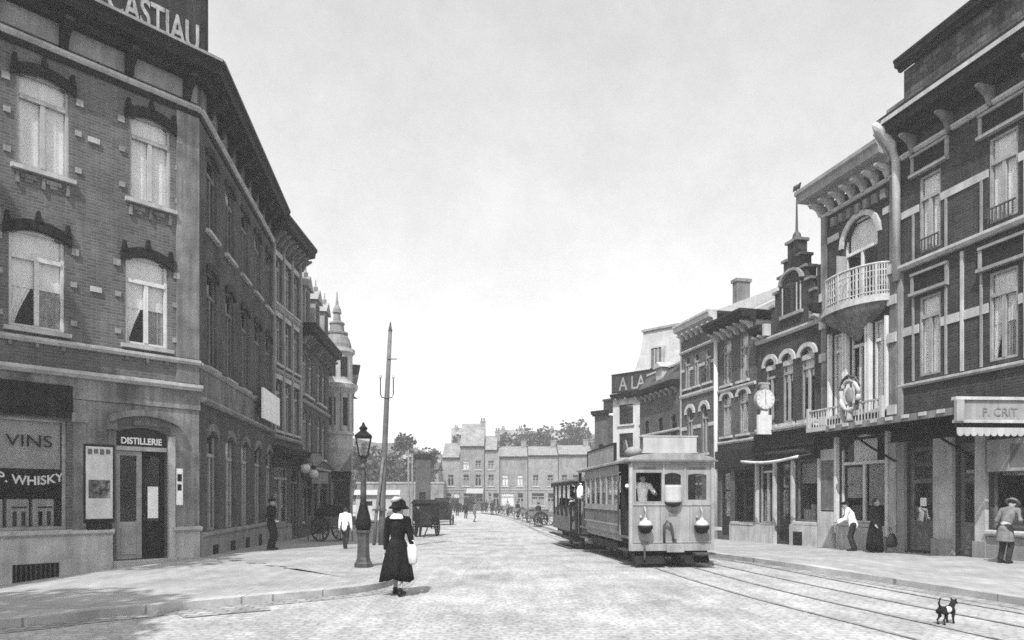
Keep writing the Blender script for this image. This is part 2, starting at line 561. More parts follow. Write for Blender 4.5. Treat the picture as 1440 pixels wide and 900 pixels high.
def window(F, x0, x1, z0, z1, fm='white', curt='blind', trans=0.74, mull=True, y=0.07, sill='stone_light', lintel=None, bars=0, rise=0, sillp=0.12, parent=None):
    """frame as part, panes, curtain, sill and lintel as sub-parts"""
    t = 0.07
    fr = MB()
    fr.box(x0, x0 + t, y, y + 0.08, z0, z1)
    fr.box(x1 - t, x1, y, y + 0.08, z0, z1)
    fr.box(x0 + t, x1 - t, y, y + 0.08, z0, z0 + t)
    fr.box(x0 + t, x1 - t, y, y + 0.08, z1 - t, z1)
    zt = z0 + (z1 - z0) * trans
    if trans < 1:
        fr.box(x0 + t, x1 - t, y - 0.025, y + 0.085, zt - 0.05, zt + 0.05)
    xm = (x0 + x1) / 2
    if mull:
        fr.box(xm - 0.05, xm + 0.05, y - 0.012, y + 0.082, z0 + t, zt - 0.05 if trans < 1 else z1 - t)
    for b in range(bars):
        zz = z0 + (zt - z0) * (b + 1) / (bars + 1)
        fr.box(x0 + t, x1 - t, y + 0.02, y + 0.07, zz - 0.02, zz + 0.02)
    wf = build(fr, 'window', fm, F.root, F)
    pm = MB()
    pm.quad((x0 + t, y + 0.045, z0 + t), (x1 - t, y + 0.045, z0 + t), (x1 - t, y + 0.045, z1 - t), (x0 + t, y + 0.045, z1 - t))
    build(pm, 'pane', 'glass', wf)
    if curt in ('blind', 'blindlow'):
        cz = z0 + 0.03 if curt == 'blind' else z0 + (z1 - z0) * 0.34
        build(curtain_mesh(x0 + 0.02, x1 - 0.02, cz, z1 - 0.03, y + 0.1, amp=0.01, folds=6), 'curtain', 'curtain', wf, smooth=True)
    elif curt == 'tied':
        build(curtain_mesh(x0 + 0.02, x1 - 0.02, z0 + (z1 - z0) * 0.42, z1 - 0.03, y + 0.1, amp=0.008), 'blind', 'curtain', wf, smooth=True)
        build(curtain_mesh(x0 + 0.02, xm, z0 + 0.03, z0 + (z1 - z0) * 0.5, y + 0.12, side='l', amp=0.03, folds=4), 'curtain', 'curtain', wf, smooth=True)
        build(curtain_mesh(xm, x1 - 0.02, z0 + 0.03, z0 + (z1 - z0) * 0.5, y + 0.13, amp=0.03, folds=4), 'curtain', 'lace', wf, smooth=True)
    elif curt == 'lace':
        build(curtain_mesh(x0 + 0.02, x1 - 0.02, z0 + 0.03, z0 + (z1 - z0) * 0.55, y + 0.18, amp=0.02), 'curtain', 'lace', wf, smooth=True)
    elif curt == 'top':
        build(curtain_mesh(x0 + 0.02, x1 - 0.02, z0 + (z1 - z0) * 0.6, z1 - 0.03, y + 0.1, amp=0.01), 'blind', 'curtain', wf, smooth=True)
    if sill:
        sm = MB()
        sm.prism_yz([(y, z0 - 0.13), (-sillp, z0 - 0.13), (-sillp, z0 - 0.03), (y, z0 - 0.003)], x0 - 0.12, x1 + 0.12)
        build(sm, 'sill', sill, wf)
    if lintel == 'horned':      # dark segmental arch with three pointed keystones
        lm = MB()
        n, r = 10, max(rise, 0.08)
        w_ = x1 - x0
        a0, a1 = x0 - 0.13, x1 + 0.13
        lo, hi = [], []
        for i in range(n + 1):
            p = a0 + (a1 - a0) * i / n
            zz = arc_z(a0, a1, z1 + 0.01, r * 1.3, p)
            lo.append((p, zz))
            hi.append((p, zz + 0.24))
        for i in range(n):
            lm.prism_xz([lo[i], lo[i + 1], hi[i + 1], hi[i]], -0.1, -0.002)
        for p in (a0 + 0.08, xm, a1 - 0.08):
            zz = arc_z(a0, a1, z1 + 0.01, r * 1.3, p) + 0.2
            lm.prism_xz([(p - 0.07, zz), (p + 0.07, zz), (p + 0.03, zz + 0.26), (p - 0.03, zz + 0.26)], -0.12, -0.001)
        build(lm, 'lintel', 'darkbrick', wf)
        im = MB()
        for p in (x0 - 0.3, x1 + 0.14):
            im.box(p, p + 0.16, -0.05, -0.001, z1 - r * 1.3 - 0.16, z1 - r * 1.3 + 0.0)
        for zz in (z0 + 0.2, z0 + (z1 - z0) * 0.5):
            for p in (x0 - 0.26, x1 + 0.12):
                im.box(p, p + 0.14, -0.04, -0.001, zz, zz + 0.13)
        sep(im, 'stone_block', 'stone', wf)
        dm = MB()
        for k in range(3):
            p = x0 - 0.02 + k * (w_ - 0.06) / 2
            dm.box(p, p + 0.07, -0.07, -0.001, z0 - 0.46, z0 - 0.2)
            if k < 2:
                dm.box(p + 0.1, p + (w_ - 0.06) / 2 - 0.1, -0.05, -0.001, z0 - 0.3, z0 - 0.2)
                dm.box(p + 0.18, p + (w_ - 0.06) / 2 - 0.18, -0.03, -0.001, z0 - 0.38, z0 - 0.3)
        sep(dm, 'apron', 'stone_dirty', wf)
    elif lintel == 'hood':      # pale arched hood
        lm = MB()
        n = 10
        hw = (x1 - x0) / 2
        for i in range(n):
            a, b = PI - PI * i / n, PI - PI * (i + 1) / n
            def e(t_, r_):
                return (xm + (hw + r_) * math.cos(t_), z1 - rise + (rise + r_) * math.sin(t_))
            lm.prism_xz([e(a, 0.02), e(b, 0.02), e(b, 0.2), e(a, 0.2)], -0.08, -0.002)
        build(lm, 'lintel', 'stone_light', wf)
    elif lintel == 'flat':
        lm = MB()
        lm.box(x0 - 0.12, x1 + 0.12, -0.05, -0.002, z1 + 0.003, z1 + 0.22)
        build(lm, 'lintel', 'stone_light', wf)
    elif lintel == 'panel':     # framed panel above the window
        lm = MB()
        lm.box(x0 - 0.3, x1 + 0.3, -0.16, -0.002, z1 + 0.1, z1 + 0.19)
        lm.box(x0 - 0.3, x1 + 0.3, -0.1, -0.002, z1 + 0.72, z1 + 0.8)
        for p in (x0 - 0.3, x1 + 0.2):
            lm.box(p, p + 0.1, -0.07, -0.002, z1 + 0.19, z1 + 0.72)
        build(lm, 'lintel', 'stone', wf)
        dm = MB()
        dm.box(x0 - 0.2, x1 + 0.2, -0.03, -0.002, z1 + 0.19, z1 + 0.72)
        build(dm, 'panel', 'darkbrick', wf)
    return wf

def string(F, x0, x1, z, h=0.18, p=0.1, m='stone', name='string_course', parent=None):
    mb = MB()
    mb.prism_yz([(-0.002, z), (-p * 0.6, z), (-p, z + h * 0.4), (-p, z + h * 0.8), (-0.002, z + h)], x0, x1)
    return build(mb, name, m, parent or F.root, F if parent is None else None)

def cornice(F, x0, x1, z, h, proj, m='wood', mod=0.6, mm=None, mh=0.4, name='cornice', el=0.0, er=0.0):
    mb = MB()
    prof = [(-0.003, z), (-proj * 0.35, z), (-proj * 0.45, z + h * 0.25), (-proj * 0.85, z + h * 0.35), (-proj * 0.9, z + h * 0.7), (-proj, z + h * 0.8), (-proj, z + h), (-0.003, z + h)]
    mb.loft([[(x0 + el * y_, y_, z_) for y_, z_ in prof], [(x1 - er * y_, y_, z_) for y_, z_ in prof]])
    c = build(mb, name, m, F.root, F)
    if mod:
        n = max(2, int((x1 - x0) / mod))
        for i in range(n):
            b = MB()
            xx = x0 + (i + 0.5) * (x1 - x0) / n
            b.prism_yz([(-0.004, z - mh), (-proj * 0.2, z - mh), (-proj * 0.35, z - mh * 0.5), (-proj * 0.75, z - 0.06), (-proj * 0.75, z - 0.002), (-0.004, z - 0.002)], xx - 0.06, xx + 0.06)
            build(b, 'bracket', mm or m, c)
    return c

def roof_gable(F, W, z, d, rise, m='slate', over=0.0):
    mb = MB()
    mb.prism_yz([(-over, z), (d, z), (d * 0.5, z + rise)], 0.01, W - 0.01)
    return build(mb, 'roof', m, F.root, F)

def chimney(F, x, y, z, wx, wy, h, m='brick_mid', pots=2):
    mb = MB()
    mb.box(x, x + wx, y, y + wy, z, z + h)
    mb.box(x - 0.06, x + wx + 0.06, y - 0.06, y + wy + 0.06, z + h, z + h + 0.15)
    c = build(mb, 'chimney', m, F.root, F)
    for i in range(pots):
        pm = MB()
        pm.lathe([(0.12, 0), (0.1, 0.45), (0.13, 0.5), (0.12, 0.55)], x + wx * (i + 0.5) / pots, y + wy / 2, 10, z0=z + h + 0.151)
        build(pm, 'chimney_pot', 'brick_mid', c)
    return c

# ------------------------------------------------------------------ the ground
def groundmat():
    m = brickmat('cobbled street', 0.36, 0.30, 0.245, bw_=0.18, bh=0.13, ms=0.022, amt=0.3, flat=True, scale=0.55, dist=0.35, bump=0.35)
    return m
M['cobble'] = groundmat()
M['paving'] = brickmat('sidewalk paving', 0.29, 0.25, 0.19, bw_=0.3, bh=0.3, ms=0.01, amt=0.2, flat=True, scale=0.7, dist=0.05, bump=0.25)
M['kerb'] = brickmat('kerb stones', 0.34, 0.27, 0.17, bw_=1.1, bh=6.0, ms=0.012, amt=0.3, flat=True, scale=1.0, dist=0.05, bump=0.5, moff=0.0)
M['tram_paint'] = mat('weathered tram paint', 0.21, 0.5, 0.25, 1.6, 0.1, 30, spec=0.3)
M['opal'] = mat('opal glass globe dulled', 0.42, 0.3, 0.12, 3, 0.05, 30, spec=0.5)
M['gutter'] = brickmat('gutter setts', 0.3, 0.22, 0.13, bw_=0.28, bh=0.16, ms=0.02, amt=0.3, flat=True, scale=1.2, dist=0.06, bump=0.5)

def axis(lo, hi, flo, fhi, step, far):
    a = []
    x = flo
    while x <= fhi + 1e-6:
        a.append(x)
        x += step
    s = step
    b = []
    x = flo
    while x > lo:
        s *= 1.6
        x -= s
        b.append(max(x, lo))
    s = step
    c = []
    x = a[-1]
    while x < hi:
        s *= 1.6
        x += s
        c.append(min(x, hi))
    return sorted(set(b + a + c))
gx = axis(-420, 420, -22, 20, 1.0, 0)
gy = axis(-60, 420, -6, 40, 1.0, 0)
gm = MB()
idx = {}
for j, yy in enumerate(gy):
    for i, xx in enumerate(gx):
        idx[i, j] = len(gm.v)
        gm.v.append((xx, yy, gz(xx, yy)))
for j in range(len(gy) - 1):
    for i in range(len(gx) - 1):
        gm.f.append((idx[i, j], idx[i + 1, j], idx[i + 1, j + 1], idx[i, j + 1]))
tag(build(gm, 'ground', 'cobble', smooth=True), kind='structure')

def resample(pts, step):
    out = []
    for (a, b) in zip(pts[:-1], pts[1:]):
        a, b = Vector(a), Vector(b)
        n = max(1, int((b - a).length / step))
        for k in range(n):
            out.append(a.lerp(b, k / n))
    out.append(Vector(pts[-1]))
    return out
def smooth_path(pts, n=6):
    pts = [Vector(p) for p in pts]
    out = []
    for i in range(len(pts) - 1):
        p0, p1, p2, p3 = pts[max(i - 1, 0)], pts[i], pts[i + 1], pts[min(i + 2, len(pts) - 1)]
        for k in range(n):
            t = k / n
            out.append(0.5 * ((2 * p1) + (-p0 + p2) * t + (2 * p0 - 5 * p1 + 4 * p2 - p3) * t * t + (-p0 + 3 * p1 - 3 * p2 + p3) * t ** 3))
    out.append(pts[-1])
    return out
def strip(pathL, offs, zoff, name, m, kind='structure'):
    """sheet along a path; offs: lateral offsets (to the left of travel)"""
    mb = MB()
    k = len(offs)
    for i, p in enumerate(pathL):
        d = (pathL[min(i + 1, len(pathL) - 1)] - pathL[max(i - 1, 0)]).normalized()
        nrm = Vector((-d.y, d.x))
        for o_, z_ in zip(offs, zoff):
            q = p + nrm * o_
            mb.v.append((q.x, q.y, gz(q.x, q.y) + z_))
    for i in range(len(pathL) - 1):
        for j in range(k - 1):
            a = i * k + j
            mb.f.append((a, a + 1, a + k + 1, a + k))
    return tag(build(mb, name, m), kind=kind)

KL = smooth_path([(-26, -10), (-14, 3.6), (-9, 7.9), (-6.8, 9.5), (-6.0, 10.35), (-4.4, 11.7), (-3.4, 12.5), (-2.75, 13.2), (-2.45, 14.0), (-2.5, 15.2), (-3.0, 18), (-3.7, 22), (-4.6, 28), (-6.2, 40), (-8.4, 58), (-13, 90)])
KR = smooth_path([(14, -16), (10.8, -0.5), (8.9, 8.6), (8.3, 11.5), (6.3, 20.8), (4.75, 28), (3.7, 34), (2.9, 40), (1.9, 52), (0.2, 70), (-3, 95)])
def sidewalk(K, side, inner, name):
    mb = MB()
    nseg = 10
    for p, q in zip(K, inner):
        for s_ in range(nseg + 1):
            c = p.lerp(q, s_ / nseg)
            mb.v.append((c.x, c.y, gz(c.x, c.y) + 0.118))
    k = nseg + 1
    for i in range(len(K) - 1):
        for j in range(nseg):
            a = i * k + j
            mb.f.append((a, a + 1, a + k + 1, a + k) if side > 0 else (a, a + k, a + k + 1, a + 1))
    return tag(build(mb, name, 'paving', smooth=True), kind='structure')
innL = []
for p in KL:
    if p.y < 13.6:
        # toward the corner house front
        t = (p - Vector((-2.45, 14.0)))
        f = ss(13.6, -10, p.y)
        q = Vector((-8.5, 20.6)) + Vector((-0.656, -0.755)) * (min(1.0, (13.6 - p.y) / 6.0) * 8.5 + max(0, 7.6 - p.y) * 1.0)
        innL.append(q)
    else:
        innL.append(Vector((-9.2 - 0.134 * max(0, p.y - 20.5) - 0.3, max(p.y, 20.6) + 0.0)))
innR = [Vector((18.2 - 0.24 * p.y, p.y)) for p in KR]
sidewalk(KL, 1, innL, 'left_pavement')
sidewalk(KR, -1, innR, 'right_pavement')
strip(KL, [-0.02, -0.02, 0.26, 0.26], [-0.05, 0.125, 0.128, 0.05], 'left_kerb', 'kerb')
strip(KR, [0.02, 0.02, -0.26, -0.26], [-0.05, 0.125, 0.128, 0.05], 'right_kerb', 'kerb')
strip(KL, [-0.42, -0.03], [0.006, 0.006], 'left_gutter', 'gutter')
strip(KR, [0.03, 0.42], [0.006, 0.006], 'right_gutter', 'gutter')

TRK = smooth_path([(7.5, -2), (6.2, 4.5), (5.45, 8.9), (4.6, 13), (4.05, 17.8), (3.62, 23), (2.86, 32.6), (2.2, 41), (0.9, 60), (-2, 90)], 8)
TRK2 = smooth_path([(9.6, -2), (8.35, 4.5), (7.55, 8.9), (6.7, 13), (5.95, 17.8), (5.3, 23), (3.6, 32.6), (2.4, 41), (1.0, 60), (-1.9, 90)], 8)
for T in (TRK, TRK2):
    for s_ in (-0.5, 0.5):
        strip(T, [s_ - 0.035, s_ + 0.035], [0.012, 0.012], 'rail', 'rail')
        strip(T, [s_ - 0.062, s_ - 0.036], [0.005, 0.005], 'rail_groove', 'midpaint')
# dark patch of drain grating stones at the kerb
strip(smooth_path([(-5.2, 10.9), (-4.6, 11.35), (-4.1, 11.65)], 4), [-0.75, -0.06], [0.012, 0.012], 'drain_channel', 'gutter')

# ------------------------------------------------------------------ the distillery on the corner
uF = (math.sin(rad(41)), math.cos(rad(41)))
CX, CY = -8.8, 20.0
dist = thing('corner_house', 'three storey brick corner house with a distillery shop and bright curtained windows', 'house', (CX, CY, 0))
AF = math.atan2(uF[1], uF[0])
FF = Fac(dist, -7 * uF[0], -7 * uF[1], AF)
LS = 10.2
AS = rad(97.7)
FS = Fac(dist, 0, 0, AS)
fr_ops, st_ops = [], []
W2 = [(0.1, 1.2), (2.65, 3.76), (5.16, 6.22)]
for a, b in W2:
    fr_ops.append((a, b, 9.62, 11.86, 0.16))
W1 = [(-0.0, 1.15), (2.5, 3.66), (5.06, 6.14)]
W1 = [(0.05, 1.18), (2.5, 3.66), (5.06, 6.14)]
for a, b in W1:
    fr_ops.append((a, b, 5.8, 8.12, 0.16))
fr_ops.append((0.35, 3.7, 0.98, 3.66, 0))
fr_ops.append((4.84, 6.12, 0.12, 3.6, 0.14))
wall(FF, 7.0, -1.0, 13.3, fr_ops, 'brick_pale', 'wall')
sx0 = [0.75 + 2.06 * k for k in range(5)]
for k, xx in enumerate(sx0):
    st_ops.append((xx, xx + 1.02, 9.6, 11.85, 0.14))
    st_ops.append((xx, xx + 1.02, 5.62, 8.45, 0.16))
    st_ops.append((xx, xx + 1.02, 0.78, 3.72, 0.2))
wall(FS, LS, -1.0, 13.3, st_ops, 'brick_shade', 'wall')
# the hidden sides and the roof of the house
dcs = [(FF.ox, FF.oy), (0, 0), (LS * math.cos(AS), LS * math.sin(AS)), (LS * math.cos(AS) - 9, LS * math.sin(AS) - 1.2), (-13, 0.5)]
bm_ = MB()
for a, b in ((2, 3), (3, 4), (4, 0)):
    p, q = dcs[a], dcs[b]
    bm_.quad((p[0], p[1], -1), (q[0], q[1], -1), (q[0], q[1], 13.3), (p[0], p[1], 13.3))
build(bm_, 'rear_wall', 'brick_pale', dist)
rf = MB()
cxm = sum(p[0] for p in dcs) / 5
cym = sum(p[1] for p in dcs) / 5
rf.loft([[(x, y, 13.92) for x, y in dcs], [(cxm + (x - cxm) * 0.45, cym + (y - cym) * 0.45, 15.6) for x, y in dcs]])
build(rf, 'roof', 'slate', dist)
cornice(FF, 0, 7.0, 13.3, 0.62, 0.75, 'wood_dark', 0.0, er=0.454)
cornice(FS, 0, LS, 13.3, 0.62, 0.75, 'wood_dark', 0.0, el=0.454)
P('gutter_edge', 'stone', FF, (0, 7.3, -0.775, -0.752, 13.84, 13.915))
P('gutter_edge', 'iron', FS, (-0.3, LS, -0.775, -0.752, 13.84, 13.915))
# frieze under the cornice, with hanging stone brackets
P('frieze', 'stone', FF, (0, 6.92, -0.06, -0.004, 12.78, 13.3))
P('frieze', 'stone_dirty', FS, (0.08, LS, -0.06, -0.004, 12.78, 13.3))
for F_, L_, n_ in ((FF, 7.0, 5), (FS, LS, 9)):
    for k in range(n_):
        fb = MB()
        xx = 0.6 + (L_ - 1.0) * k / (n_ - 1)
        fb.prism_yz([(-0.062, 12.7), (-0.2, 12.75), (-0.26, 12.95), (-0.6, 13.2), (-0.6, 13.298), (-0.062, 13.298)], xx - 0.09, xx + 0.09)
        build(fb, 'cornice_bracket', 'wood_dark', dist, F_)
    string(F_, 0, L_, 12.55, 0.16, 0.14, 'stone_light')
    hd = MB()
    hd.box(0, L_, -0.05, -0.003, 12.4, 12.548)
    build(hd, 'moulding', 'darkbrick', dist, F_)
string(FF, 0, 7.0, 5.45, 0.16, 0.13, 'stone_light')
string(FF, 0, 7.02, 4.72, 0.2, 0.22, 'stone_light')
P('shop_cornice', 'stone_dirty', FF, (0, 7.0, -0.07, -0.003, 4.2, 4.718))
P('ground_floor_facing', 'stone_dirty', FF, (3.8, 4.78, -0.03, -0.003, 3.1, 4.19), (6.2, 6.98, -0.03, -0.003, 3.0, 4.19), (0, 4.78, -0.034, -0.003, 3.72, 4.19), (4.78, 6.2, -0.031, -0.003, 3.66, 4.19))
string(FS, 0, LS, 5.4, 0.17, 0.12, 'stone')
string(FS, 0, LS, 4.45, 0.16, 0.2, 'stone')
P('fascia', 'stone_dirty', FS, (0.05, LS, -0.04, -0.003, 4.61, 5.39))
P('shop_fascia', 'wood_dark', FF, (0.0, 3.8, -0.1, -0.071, 3.72, 4.5))  # dark board added to stand in for the shade above the shop window
# corner quoin strip
P('quoin', 'stone_dirty', FF, (6.36, 6.985, -0.05, -0.002, 4.93, 5.44), (6.36, 6.985, -0.045, -0.002, 5.62, 12.39))
P('pilaster', 'stone_dirty', FF, (6.3, 6.98, -0.06, -0.035, 0.9, 3.0))
P('pilaster', 'stone_dirty', FF, (3.82, 4.1, -0.09, -0.003, 0.9, 4.18), (3.78, 4.14, -0.14, -0.003, 3.62, 3.85))
P('pilaster', 'stone_dirty', FF, (4.62, 4.8, -0.085, -0.035, 0.9, 3.95), (4.58, 4.82, -0.15, -0.035, 3.5, 3.75))
# plinth
P('plinth', 'stone_light', FF, (-0.1, 4.72, -0.1, -0.003, -1.0, 0.8), (6.24, 6.98, -0.1, -0.003, -1.0, 0.8))
string(FF, -0.1, 4.74, 0.8, 0.17, 0.18, 'stone_light', 'plinth_sill')
string(FF, 6.22, 7.02, 0.8, 0.17, 0.18, 'stone_light', 'plinth_sill')
P('cellar_grate', 'black', FF, (2.55, 3.5, -0.115, -0.101, -0.32, 0.18))
P('cellar_grate', 'iron', FF, *[(2.6 + 0.1 * k, 2.63 + 0.1 * k, -0.125, -0.116, -0.3, 0.16) for k in range(9)])
P('plinth', 'stone', FS, (0.0, LS, -0.1, -0.003, -1.0, 0.6))
string(FS, 0.0, LS, 0.6, 0.16, 0.17, 'stone', 'plinth_sill')
for k in range(5):
    P('cellar_grate', 'black', FS, (sx0[k] + 0.25, sx0[k] + 0.8, -0.115, -0.101, -0.15, 0.35))
for a, b in W2:
    window(FF, a, b, 9.62, 11.86, 'cream', 'blind', 0.74, lintel='horned', rise=0.16)
for a, b in W1:
    window(FF, a, b, 5.8, 8.12, 'white', 'tied', 0.72, lintel='horned', rise=0.16)
for k, xx in enumerate(sx0):
    window(FS, xx, xx + 1.02, 9.6, 11.85, 'midpaint', 'top' if k % 2 else None, 0.74, lintel='hood' if False else None)
    window(FS, xx, xx + 1.02, 5.62, 8.45, 'midpaint', None if k % 2 else 'lace', 0.74)
    window(FS, xx, xx + 1.02, 0.78, 3.72, 'pale', 'blind' if k in (1, 2) else 'lace', 0.76, sill=None)
    for (zt, r_) in ((11.85, 0.14), (8.45, 0.16), (3.72, 0.2)):
        lm = MB()
        a0, a1 = xx - 0.1, xx + 1.12
        for i in range(8):
            p, q = a0 + (a1 - a0) * i / 8, a0 + (a1 - a0) * (i + 1) / 8
            zp, zq = arc_z(a0, a1, zt + 0.02, r_ * 1.2, p), arc_z(a0, a1, zt + 0.02, r_ * 1.2, q)
            lm.prism_xz([(p, zp), (q, zq), (q, zq + 0.22), (p, zp + 0.22)], -0.07, -0.002)
        build(lm, 'lintel', 'stone_dirty' if zt < 5 else 'darkbrick', dist, FS)
# little pale wall anchors between the windows
for (xx, zz) in ((4.3, 10.7), (4.35, 6.95), (1.8, 10.6), (1.85, 6.9)):
    P('wall_anchor', 'stone_light', FF, (xx - 0.13, xx + 0.13, -0.05, -0.003, zz, zz + 0.13))
# shop window
sw = window(FF, 0.35, 3.7, 0.98, 3.66, 'pale', None, 1.0, mull=False, y=0.08, sill=None)
sw.name = 'shop_window'
P('blind', 'cream', FF, (0.45, 3.62, 0.2, 0.215, 2.45, 3.6), parent=sw)
text(FF, 'VINS', 2.95, 2.98, 0.4, 'dark', 'lettering', y=0.115, parent=sw, ext=0.004, fit=0.95)
text(FF, 'P. WHISKY', 2.98, 2.06, 0.3, 'white', 'lettering', y=0.115, parent=sw, ext=0.004, bold=0.006, warp=lambda a: 0.25 * a * a, fit=1.36)
P('counter', 'wood_dark', FF, (0.45, 3.62, 0.22, 0.9, 0.9, 1.02), parent=sw)
for k, xx in enumerate((0.9, 1.45, 2.0, 2.53, 3.06)):
    bx = MB()
    bx.box(xx, xx + 0.46, 0.3, 0.5, 1.022, 1.72)
    c = build(bx, 'display_card', 'cream', sw, bevel=0.03)
    P('bottle_picture', 'wood_dark', FF, (xx + 0.12, xx + 0.2, 0.285, 0.299, 1.08, 1.42), (xx + 0.3, xx + 0.38, 0.285, 0.299, 1.08, 1.42), (xx + 0.1, xx + 0.4, 0.285, 0.299, 1.5, 1.54), parent=c)
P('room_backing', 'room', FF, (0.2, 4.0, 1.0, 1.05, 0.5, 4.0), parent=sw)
# door
leaves = []
for a, b, m_, y_ in ((4.86, 5.47, 'pale', 0.1), (5.51, 6.1, 'wood_dark', 0.16)):
    dr = MB()
    dr.box(a, a + 0.1, y_, y_ + 0.06, 0.14, 2.98)
    dr.box(b - 0.1, b, y_, y_ + 0.06, 0.14, 2.98)
    dr.box(a + 0.1, b - 0.1, y_, y_ + 0.06, 0.14, 1.12)
    dr.box(a + 0.1, b - 0.1, y_, y_ + 0.06, 2.86, 2.98)
    dr.box(a + 0.12, b - 0.12, y_ - 0.02, y_ - 0.001, 0.26, 0.95)
    if m_ == 'pale':
        dr.box(5.47, 5.51, 0.12, 0.19, 0.14, 2.98)
    leaves.append(build(dr, 'door', m_, dist, FF))
door = leaves[1]
P('pane', 'glass', FF, (4.96, 5.37, 0.13, 0.134, 1.12, 2.86), (5.61, 6.0, 0.19, 0.194, 1.12, 2.86), parent=door)
P('notice', 'cloth_white', FF, (5.68, 5.95, 0.165, 0.175, 1.2, 2.05), parent=door)
hd = MB()
hd.tube([(5.55, 0.095, 1.2), (5.55, 0.05, 1.2)], 0.02, 8)
hd.tube([(5.55, 0.05, 1.15), (5.55, 0.05, 1.35)], 0.014, 8)
build(hd, 'handle', 'iron', door)
P('door_frame', 'stone_light', FF, (4.84, 6.12, 0.02, 0.2, 2.99, 3.1))
P('door_jamb', 'stone_light', FF, (6.13, 6.29, -0.12, -0.003, 0.12, 3.4))
P('transom_board', 'sign', FF, (4.86, 6.1, 0.06, 0.1, 3.1, 3.58))
text(FF, 'DISTILLERIE', 5.48, 3.17, 0.235, 'cloth_white', 'lettering', y=0.05, ext=0.006, bold=0.006, sx=0.86)
hm = MB()
n = 12
for i in range(n):
    a0, a1 = 4.6, 6.36
    p, q = a0 + (a1 - a0) * i / n, a0 + (a1 - a0) * (i + 1) / n
    zp, zq = arc_z(a0, a1, 3.9, 0.22, p), arc_z(a0, a1, 3.9, 0.22, q)
    hm.prism_xz([(p, zp), (q, zq), (q, zq + 0.16), (p, zp + 0.16)], -0.24, -0.036)
build(hm, 'door_hood', 'stone_dirty', dist, FF)
P('door_step', 'stone_light', FF, (4.73, 6.23, -0.35, -0.002, -0.3, 0.12), bevel=0.01)

def onfac(F, x, y, z):
    """world point of a facade-frame point"""
    r = F.root.rotation_euler.z
    lx = F.ox + x * math.cos(F.rot) - y * math.sin(F.rot)
    ly = F.oy + x * math.sin(F.rot) + y * math.cos(F.rot)
    L = F.root.location
    return (L.x + lx * math.cos(r) - ly * math.sin(r), L.y + lx * math.sin(r) + ly * math.cos(r), L.z + z + F.oz), r + F.rot

# enamel poster on the pilaster
loc, rz = onfac(FF, 4.4, -0.1, 1.12)
po = thing('wall_poster', 'white enamel poster with a dark landscape picture between shop window and door', 'poster', loc, rz)
FP = Fac(po)
P('board', 'wood_dark', FP, (-0.36, 0.36, 0.0, 0.03, 0, 1.98))
P('sheet', 'white', FP, (-0.31, 0.31, -0.012, -0.002, 0.1, 1.92))
P('picture', 'poster_picture', FP, (-0.25, 0.25, -0.018, -0.0125, 0.62, 1.08))
P('heading_band', 'midpaint', FP, *[(-0.27 + 0.14 * k, -0.17 + 0.14 * k, -0.018, -0.0125, 1.72 + 0.02 * (k % 2), 1.86) for k in range(4)])
P('lower_box', 'dark', FP, (-0.28, 0.28, -0.05, 0.0, -0.24, -0.01))
# small dark and white enamel plates right of the door
loc, rz = onfac(FF, 6.42, -0.065, 1.9)
pl = thing('wall_plate', 'narrow enamel plate with dark blots on the pale pilaster right of the shop door', 'plate', loc, rz)
FP = Fac(pl)
P('board', 'cloth_white', FP, (-0.09, 0.09, -0.02, 0, -0.35, 0.65))
P('print', 'dark', FP, (-0.06, 0.06, -0.026, -0.021, 0.3, 0.5), (-0.06, 0.05, -0.026, -0.021, 0.05, 0.22))

# the roof sign
loc, rz = onfac(FF, 7.15, -0.2, 13.921)
rs = thing('rooftop_sign', 'dark painted board lettered CASTIAU standing on the cornice of the corner house', 'sign', loc, rz)
FR = Fac(rs)
P('board', 'sign', FR, (-7.2, 0.0, 0.0, 0.22, 0.0, 2.9))
P('border', 'dark', FR, (-7.2, 0.0, -0.03, -0.002, 0.0, 0.1), (-0.07, 0.0, -0.03, -0.002, 0.1, 2.9))
text(FR, 'CASTIAU', -1.43, 0.22, 1.05, 'letter', 'lettering', y=-0.02, bold=0.016, ext=0.012, fit=2.35)
P('strut', 'iron', FR, *[(-0.4 - 1.6 * k, -0.34 - 1.6 * k, 0.221, 0.9, 0.0, 0.06) for k in range(4)], *[(-0.4 - 1.6 * k, -0.34 - 1.6 * k, 0.84, 0.9, 0.061, 0.3) for k in range(4)])

# white signboard hung on the street side
loc, rz = onfac(FS, 8.3, -0.22, 4.75)
bn = thing('hanging_signboard', 'blank white signboard fixed above the shaded ground floor of the corner house', 'sign', loc, rz)
FB = Fac(bn)
P('board', 'cloth_white', FB, (-1.6, 1.6, -0.16, -0.08, 0.0, 1.15))
P('bracket', 'iron', FB, (-1.4, -1.35, -0.08, 0.2, 0.1, 0.15), (1.35, 1.4, -0.08, 0.2, 0.1, 0.15), (-1.4, -1.35, -0.08, 0.2, 0.95, 1.0), (1.35, 1.4, -0.08, 0.2, 0.95, 1.0))

# ------------------------------------------------------------------ generic house
def house(name, label, cat, P0, rot, W, H, m, ops, depth=9, base=-1.2, reveal=0.2):
    r = thing(name, label, cat, (P0[0], P0[1], 0), rot)
    F = Fac(r)
    wall(F, W, base, H, ops, m, 'wall', reveal, sides=depth)
    return F

